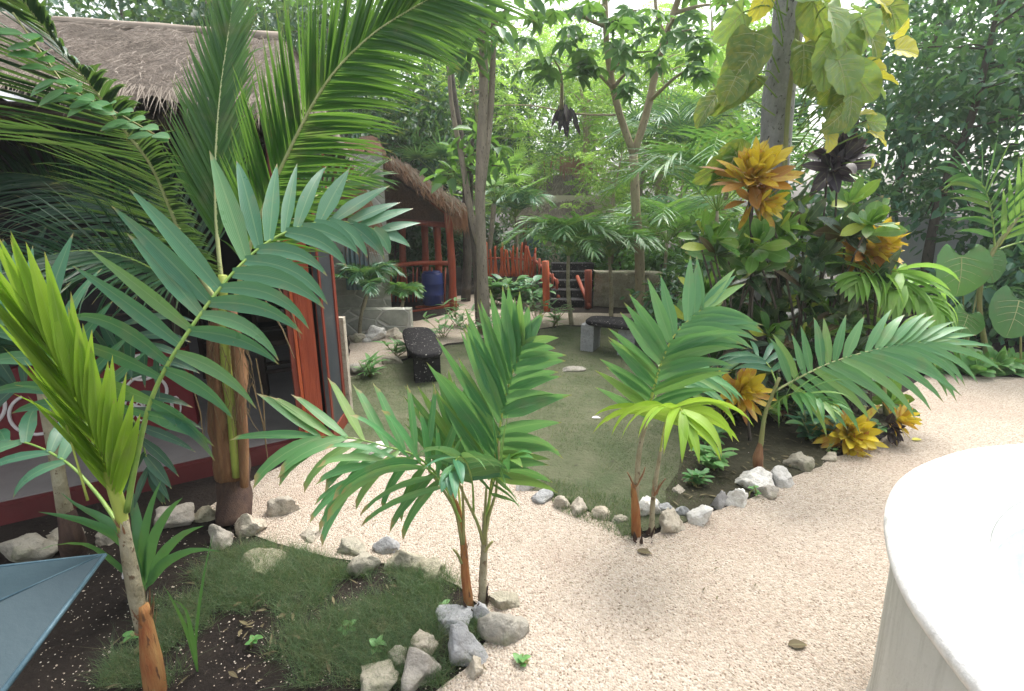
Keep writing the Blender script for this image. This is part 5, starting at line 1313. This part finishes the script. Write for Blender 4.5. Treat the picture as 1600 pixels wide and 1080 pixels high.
# ================================================================== TREES
def leaf_array(cen, d, n, L, W):
    """numpy: two folded halves per leaf; cen,d,n (k,3), L,W (k,)"""
    d = d / np.linalg.norm(d, axis=1, keepdims=True)
    s = np.cross(d, n); s /= np.maximum(1e-6, np.linalg.norm(s, axis=1, keepdims=True)); n = np.cross(s, d)
    L = L[:, None]; W = W[:, None]
    a = cen; t = cen + d * L - n * L * .12
    f = n * W * .18
    l1 = cen + d * L * .30 - s * W * .5 + f; l2 = cen + d * L * .66 - s * W * .40 + f * .8
    r1 = cen + d * L * .30 + s * W * .5 + f; r2 = cen + d * L * .66 + s * W * .40 + f * .8
    v = np.stack([a, l1, l2, t, r2, r1], 1).reshape(-1, 3)
    k = np.arange(len(cen))[:, None] * 6
    q = np.concatenate([k + np.array([[0, 3, 2, 1]]), k + np.array([[0, 5, 4, 3]])], 1).reshape(-1, 4)
    return v, q
def mesh_np(name, v, q, mat):
    me = bpy.data.meshes.new(name); me.vertices.add(len(v)); me.vertices.foreach_set('co', v.astype(np.float32).ravel())
    me.loops.add(q.size); me.loops.foreach_set('vertex_index', q.astype(np.int32).ravel())
    me.polygons.add(len(q)); me.polygons.foreach_set('loop_start', np.arange(0, q.size, 4, dtype=np.int32))
    me.update(calc_edges=True); me.materials.append(MAT[mat]); return me
def crown_leaves(cl, rg, kind, size, per):
    """cl: list of (centre, radius). kinds: simple, spray (pinnate), palmate"""
    C_, D_, N_, L_, W_2 = [], [], [], [], []
    for c, rad in cl:
        c = np.array(c)
        if kind == 'simple':
            k = per; p = c + rg.normal(0, .5, (k, 3)) * np.array([rad, rad, rad * .7])
            out = (p - c) / rad; d = out * .7 + rg.normal(0, .6, (k, 3)) + np.array([0, 0, -.35])
            n = rg.normal(0, .45, (k, 3)) + np.array([0, 0, 1])
            C_.append(p); D_.append(d); N_.append(n); l = size * rg.uniform(.6, 1.2, k); L_.append(l); W_2.append(l * rg.uniform(.4, .55, k))
        elif kind == 'spray':
            for _ in range(per):
                p0 = c + rg.normal(0, .5, 3) * np.array([rad, rad, rad * .7]); ax = rg.normal(0, 1, 3) * np.array([1, 1, .35]) + (p0 - c) / rad * .8 + np.array([0, 0, -.2]); ax /= np.linalg.norm(ax)
                n = rg.normal(0, .3, 3) + np.array([0, 0, 1]); s = np.cross(ax, n); s /= np.linalg.norm(s)
                m_ = 7; u = np.repeat(np.linspace(.1, 1, m_), 2); sg = np.tile([-1, 1], m_)
                p = p0 + ax * (u * size * 3.2)[:, None] + np.array([0, 0, -1]) * (u ** 2 * size * .7)[:, None]
                d = s * sg[:, None] + ax * .55 + rg.normal(0, .12, (2 * m_, 3))
                C_.append(p); D_.append(d); N_.append(np.tile(n, (2 * m_, 1)) + rg.normal(0, .15, (2 * m_, 3))); l = size * rg.uniform(.75, 1.1, 2 * m_); L_.append(l); W_2.append(l * .42)
        else:
            for _ in range(per):
                p0 = c + rg.normal(0, .5, 3) * rad; n = rg.normal(0, .35, 3) + np.array([0, -.35, 1]); n /= np.linalg.norm(n)
                s = np.cross(n, rg.normal(0, 1, 3)); s /= np.linalg.norm(s); t_ = np.cross(n, s); m_ = 7; a = np.linspace(-2.3, 2.3, m_)
                d = s * np.cos(a)[:, None] + t_ * np.sin(a)[:, None] - n * .35; z = size * rg.uniform(.7, 1.15)
                C_.append(np.tile(p0, (m_, 1))); D_.append(d); N_.append(np.tile(n, (m_, 1))); l = z * (1 - .09 * np.abs(a)); L_.append(l); W_2.append(l * .42)
    return leaf_array(np.concatenate(C_), np.concatenate(D_), np.concatenate(N_), np.concatenate(L_), np.concatenate(W_2))
def make_tree(label, base, trunk, rads, clumps, kind, size, per, lmat, bmat, group=None, sd=0, name='tree', limbs=.5, cat='tree', forks=()):
    rg = np.random.default_rng(sd); r = random.Random(sd); base = V(base)
    t = thing(name, label, cat, base, group)
    m = M(); sp = spline(trunk, 18); rr = [np.interp(i / 18, np.linspace(0, 1, len(rads)), rads) for i in range(19)]
    m.tube(sp, rr, 14, wob=.16)
    fk = []
    for f, fr in forks: q = spline(f, 14); m.tube(q, [lerp(fr[0], fr[1], i / 14) for i in range(15)], 10, wob=.12); fk += q
    pool = sp[8:] + fk
    for c, rad in clumps:
        if r.random() < limbs:
            c = V(c); q = min(pool, key=lambda p: (p - c).length + max(0, p.z - c.z) * .6)
            d = (c - q).length
            if d < .05: continue
            m.tube(spline([q, q.lerp(c, .5) + V((r.uniform(-.08, .08) * d, r.uniform(-.08, .08) * d, .10 * d)), c], 7), [lerp(min(.035, rads[-1] * .8), .006, i / 7) for i in range(8)], 5)
    m.build('trunk', bmat, t)
    v, q = crown_leaves(clumps, rg, kind, size, per); v = v - np.array(base)
    me = mesh_np('crown', v, q, lmat); o = bpy.data.objects.new('crown', me); C.objects.link(o); o.parent = t
    return t
def ell(c, R_, n, rg, rad):
    out = []
    while len(out) < n:
        p = rg.uniform(-1, 1, 3); q = np.linalg.norm(p)
        if q > 1 or q < .35: continue
        out.append(((c[0] + p[0] * R_[0], c[1] + p[1] * R_[1], c[2] + p[2] * R_[2]), rad * rg.uniform(.7, 1.3)))
    return out
def clone(o, loc, rz, sc_, label=None):
    c = o.copy(); C.objects.link(c); c.location = loc; c.rotation_euler = (0, 0, rz); c.scale = sc_ if hasattr(sc_, '__len__') else (sc_,) * 3
    if label: c['label'] = label
    for ch in o.children:
        d = ch.copy(); C.objects.link(d); d.parent = c
    return c

# -- big grey trunk with the vine
rg = np.random.default_rng(1)
make_tree('thick pale grey trunk leaning slightly with black flecked bark', TRK[0], TRK, [.14, .125, .12, .118, .115, .11, .105, .10], ell((3.1, 4.6, 6.6), (2.2, 2.0, 1.0), 16, rg, .6), 'simple', .18, 30, 'tree_mid', 'bark_grey', None, 1, limbs=.8)
# -- straight brown trunk in the lawn
b = G(757, 522); Yb = b.y
cl = [(tuple(P(px, py, Yb + dy)), rd) for (px, py, rd, dy) in ((735, 20, .30, -.4), (700, 45, .25, -.5), (770, 40, .28, -.6), (725, 75, .22, -.6), (790, 15, .3, -.2), (690, -20, .35, 0), (830, -10, .35, .2), (650, -40, .4, .2), (760, -70, .6, .3), (850, -90, .5, .5))]
make_tree('straight mottled brown trunk at the back of the lawn with drooping oval leaves', b, [b, P(754, 430, Yb), P(750, 330, Yb), P(752, 230, Yb), P(756, 120, Yb), P(752, 20, Yb), P(748, -120, Yb)], [.10, .075, .066, .062, .058, .05, .04], cl, 'simple', .27, 20, 'ovate', 'bark_brown', None, 2, limbs=.9,
          forks=(([P(752, 300, Yb), P(764, 200, Yb + .05), P(770, 100, Yb + .05), P(772, -40, Yb)], (.05, .03)), ([P(748, 380, Yb + .1), P(735, 330, Yb + .2), P(722, 250, Yb + .3), P(705, 160, Yb + .35), P(700, 60, Yb + .4)], (.05, .02))))
b2 = G(748, 505)
cl = [(tuple(P(px, py, b2.y + dy)), rd) for (px, py, rd, dy) in ((742, 225, .2, -.3), (770, 235, .22, -.3), (715, 240, .2, -.3), (755, 205, .2, -.4), (725, 260, .18, -.2), (785, 260, .2, -.3), (700, 270, .18, -.2))]
make_tree('thin dark sapling with leafy tufts close behind the straight brown trunk', b2, [b2, P(742, 400, b2.y), P(735, 330, b2.y), P(738, 220, b2.y)], [.05, .045, .04, .025], cl, 'simple', .24, 15, 'tree_mid', 'bark_dark', None, 3, 'sapling', .9)
b3 = V((P(728, 470, 9.6).x, 9.6, 0))
make_tree('dark trunk between palapa and red stick railing', b3, [b3, P(730, 380, 9.6), P(726, 260, 9.6), P(706, 130, 9.6), P(690, 0, 9.6)], [.09, .075, .065, .06, .05], [(tuple(P(px, py, 9.4)), .7) for px, py in ((690, 20), (640, 40), (740, 10), (700, -60), (610, -10))], 'simple', .2, 60, 'tree_mid', 'bark_dark', None, 4)
# -- forked tree
b = G(998, 492); Yb = b.y; fk = P(990, 242, Yb)
cl = [(tuple(P(px, py, Yb + dy)), rd) for (px, py, rd, dy) in ((935, 10, .4, -.6), (905, 60, .35, -.8), (960, 40, .3, -1.0), (875, 20, .4, -.4), (1000, 15, .35, -.8), (1050, 30, .4, -.6), (1085, 45, .28, -1.2), (1020, 80, .25, -.9), (1090, 105, .2, -1.3), (860, 85, .3, -1), (830, 30, .4, -.3), (900, -40, .6, .2), (1000, -60, .6, .2), (1080, -30, .5, 0), (980, 115, .22, -1), (920, 110, .25, -.8), (1140, 10, .3, -.5))]
make_tree('slim tan tree forking into two long stems with hand-shaped leaves', b, [b, P(1000, 420, Yb), P(994, 330, Yb), fk], [.085, .078, .07, .066], cl, 'palmate', .27, 6, 'tree_mid', 'bark_tan', None, 5, limbs=.7,
          forks=(([fk, P(966, 170, Yb - .1), P(950, 90, Yb - .2), P(945, 0, Yb - .3), P(942, -90, Yb - .3)], (.055, .035)), ([fk, P(1012, 170, Yb), P(1030, 90, Yb), P(1056, 10, Yb - .1), P(1085, -80, Yb - .2)], (.06, .038)), ([P(962, 180, Yb - .1), P(900, 178, Yb), P(830, 165, Yb + .2), P(770, 165, Yb + .3)], (.016, .006)), ([P(1040, 60, Yb), P(1026, 20, Yb), P(1022, -40, Yb)], (.03, .018))))
p = P(882, 185, 8.3); m = M(); r = random.Random(2)
for i in range(26): m.ribbon(p + V((r.gauss(0, .05), r.gauss(0, .05), r.uniform(0, .2))), V((r.gauss(0, .35), r.gauss(0, .3), -1)), V((0, -1, .2)), r.uniform(.15, .35), .07, pr_ovate, .3, .3, 4)
m.tube([p + V((0, 0, .3)), p], [.006, .01], 5)
tag(m.build('dead_leaf_bunch', 'croton_purple'), 'bunch of dark withered leaves hanging from a thin bough', 'dead leaves')

# -- woods behind
rg = np.random.default_rng(5)
GW = 'trees in the woods behind the garden'
def wood(label, loc, h, R_, n, kind, size, per, lmat, bmat, sd, rt=.11):
    g = np.random.default_rng(sd); b = V(loc); c = (b.x + g.uniform(-.3, .3), b.y, h - R_[2] * .9)
    return make_tree(label, b, [b, b + V((g.uniform(-.2, .2), 0, h * .35)), b + V((g.uniform(-.4, .4), 0, h * .6)), V((c[0], c[1], h * .92))], [rt, rt * .8, rt * .6, rt * .25], ell(c, R_, n, g, .55), kind, size, per, lmat, bmat, GW, sd, limbs=.5)
LA = 'light green tree with fine feathery leaflets in the woods beyond the huts'
LB = 'mid green leafy tree in the woods beyond the huts'
LC = 'dark leafy tree in the woods behind the thatched roof'
LD = 'blue-green dense tree shading the far gravel edge'
ta = wood(LA, (2.0, 15.5, 0), 6.2, (2.3, 1.9, 2.6), 40, 'spray', .105, 16, 'tree_light', 'bark_tan', 11)
tb = wood(LB, (-2.2, 16, 0), 7.2, (2.6, 2.2, 3.2), 44, 'simple', .2, 95, 'tree_mid', 'bark_brown', 12)
tcx = wood(LC, (-6, 12, 0), 6.5, (2.6, 2.2, 2.3), 40, 'simple', .2, 95, 'tree_dark', 'bark_dark', 13)
td = wood(LD, (6.4, 7.9, 0), 5.0, (1.6, 1.3, 2.0), 34, 'simple', .18, 70, 'tree_blue', 'bark_dark', 14, .08)
r = random.Random(15)
for (x, y, s) in ((3.6, 13.2, .9), (-.9, 14.6, .95), (5.6, 15.5, 1.1), (2.4, 18, 1.2), (-3.6, 19, 1.2), (.2, 21, 1.25), (4.4, 11, .66), (2.2, 11.4, .5)):
    clone(ta, V((x, y, 0)), r.uniform(0, 6.28), (s * r.uniform(.9, 1.1), s, s * r.uniform(.9, 1.08)), LA)
for (x, y, s) in ((-4.4, 15.5, .9), (-6.8, 17, 1.05), (3.4, 23, 1.1), (7.5, 20, 1.0), (.8, 19, .9), (5, 18, .9), (-1.8, 25, 1.2), (-10, 20, 1.1)):
    clone(tb, V((x, y, 0)), r.uniform(0, 6.28), (s * r.uniform(.9, 1.1), s, s * r.uniform(.9, 1.08)), LB)
for (x, y, s) in ((-3.4, 11.2, .85), (-2.4, 13.6, .8), (-1.3, 16, .9), (-4.2, 13.4, .95), (-8.5, 13, 1.05), (-9.5, 8.5, .95), (-11, 11, 1.0), (-5, 9.6, .85), (-13, 15, 1.2)):
    clone(tcx, V((x, y, 0)), r.uniform(0, 6.28), s, LC)
for (x, y, s) in ((5.5, 8.6, .92), (7.7, 7.4, 1.0), (9.4, 8.8, 1.1), (7.4, 10.2, 1.1), (9.6, 6.6, 1.05), (11.5, 11, 1.2)):
    clone(td, V((x, y, 0)), r.uniform(0, 6.28), (s, s, s * r.uniform(.92, 1.08)), LD)
# understorey shrubs
def bush(label, loc, R_, n, kind, size, per, lmat, sd, group):
    g = np.random.default_rng(sd); b = V(loc)
    return make_tree(label, b, [b, b + V((0, 0, R_[2] * .6)), b + V((.05, 0, R_[2] * 1.2))], [.04, .03, .015], ell((b.x, b.y, R_[2] * 1.02), R_, n, g, .3), kind, size, per, lmat, 'bark_dark', group, sd, 'shrub', .6, 'shrub')
GS = 'understorey shrubs among the huts'
BA, BB, BC = 'mid green leafy shrub in the shade between the huts', 'dark leafy shrub in the shade beyond the railing', 'blue-green shrub in the shade of the trees at the far gravel edge'
ba = bush(BA, (2.3, 11.0, 0), (.9, .7, .75), 20, 'simple', .17, 55, 'tree_mid', 31, GS)
bb = bush(BB, (-1.0, 12.4, 0), (1.0, .8, .8), 20, 'simple', .18, 55, 'tree_dark', 32, GS)
bc = bush(BC, (7.9, 6.6, 0), (.6, .5, .5), 18, 'simple', .16, 50, 'tree_blue', 33, GS)
for (x, y, s) in ((2.9, 9.9, .8), (3.6, 8.8, .85), (-2.4, 13.2, 1.2), (4.2, 12, 1.4), (3.0, 6.9, .7), (1.75, 11.6, .75)): clone(ba, V((x, y, 0)), r.uniform(0, 6.28), s, BA)
for (x, y, s) in ((-3.2, 12.6, 1.3), (.9, 11.4, .6), (3.1, 7.6, .9), (2.4, 6.4, .7), (3.4, 5.9, .65), (-2.6, 11.4, .9), (-4.6, 11.4, 1.5), (2.9, 5.4, .6), (2.1, 5.2, .5)): clone(bb, V((x, y, 0)), r.uniform(0, 6.28), s, BB)
for (x, y, s) in ((6.4, 6.4, 1.0), (7.3, 6.2, 1.2), (8.4, 5.9, 1.3), (7.0, 7.1, 1.4)): clone(bc, V((x, y, 0)), r.uniform(0, 6.28), s, BC)
# vine sprig with round leaves over the thatch eave
m = M(); r = random.Random(21); t = thing('leafy_twig', 'twig with rounded pale green leaves hanging in front of the thatch', 'twig', P(60, 30, 1.9))
tw = spline([P(20, 20, 1.9), P(70, 90, 1.9), P(110, 140, 1.9), P(180, 175, 1.92), P(245, 212, 1.95)], 14); m.tube(tw, .0035, 5); m.build('stem', 'stem_green', t)
m = M()
for i in range(34):
    p = tw[2 + (i * 5) % 13]; a = r.uniform(-.5, .9) if i % 2 else r.uniform(2.4, 3.9)
    m.ribbon(p + V((0, -.02, 0)), V((math.cos(a), -.4, math.sin(a) * .5 - .2)), V((.1, -.6, .8)), r.uniform(.07, .11), r.uniform(.04, .055), pr_ovate, .4, .15, 5)
m.build('foliage', 'ovate', t)

# ------------------------------------------------------------------ thin haze volume, added to stand in for lens veiling
HAZE = 0.0028
if HAZE:
    m_, t = newmat('lens_veil')
    v = N(t, 'ShaderNodeVolumePrincipled', Density=HAZE, Anisotropy=.35); v.inputs['Color'].default_value = (.93, .97, .95, 1)
    o_ = t.nodes.new('ShaderNodeOutputMaterial'); t.links.new(v.outputs[0], o_.inputs['Volume'])
    m = M(); m.box((0, 10, 5), (30, 28, 6)); tag(m.build('haze', 'lens_veil', origin=(0, 10, 0), smooth=False), kind='stuff')
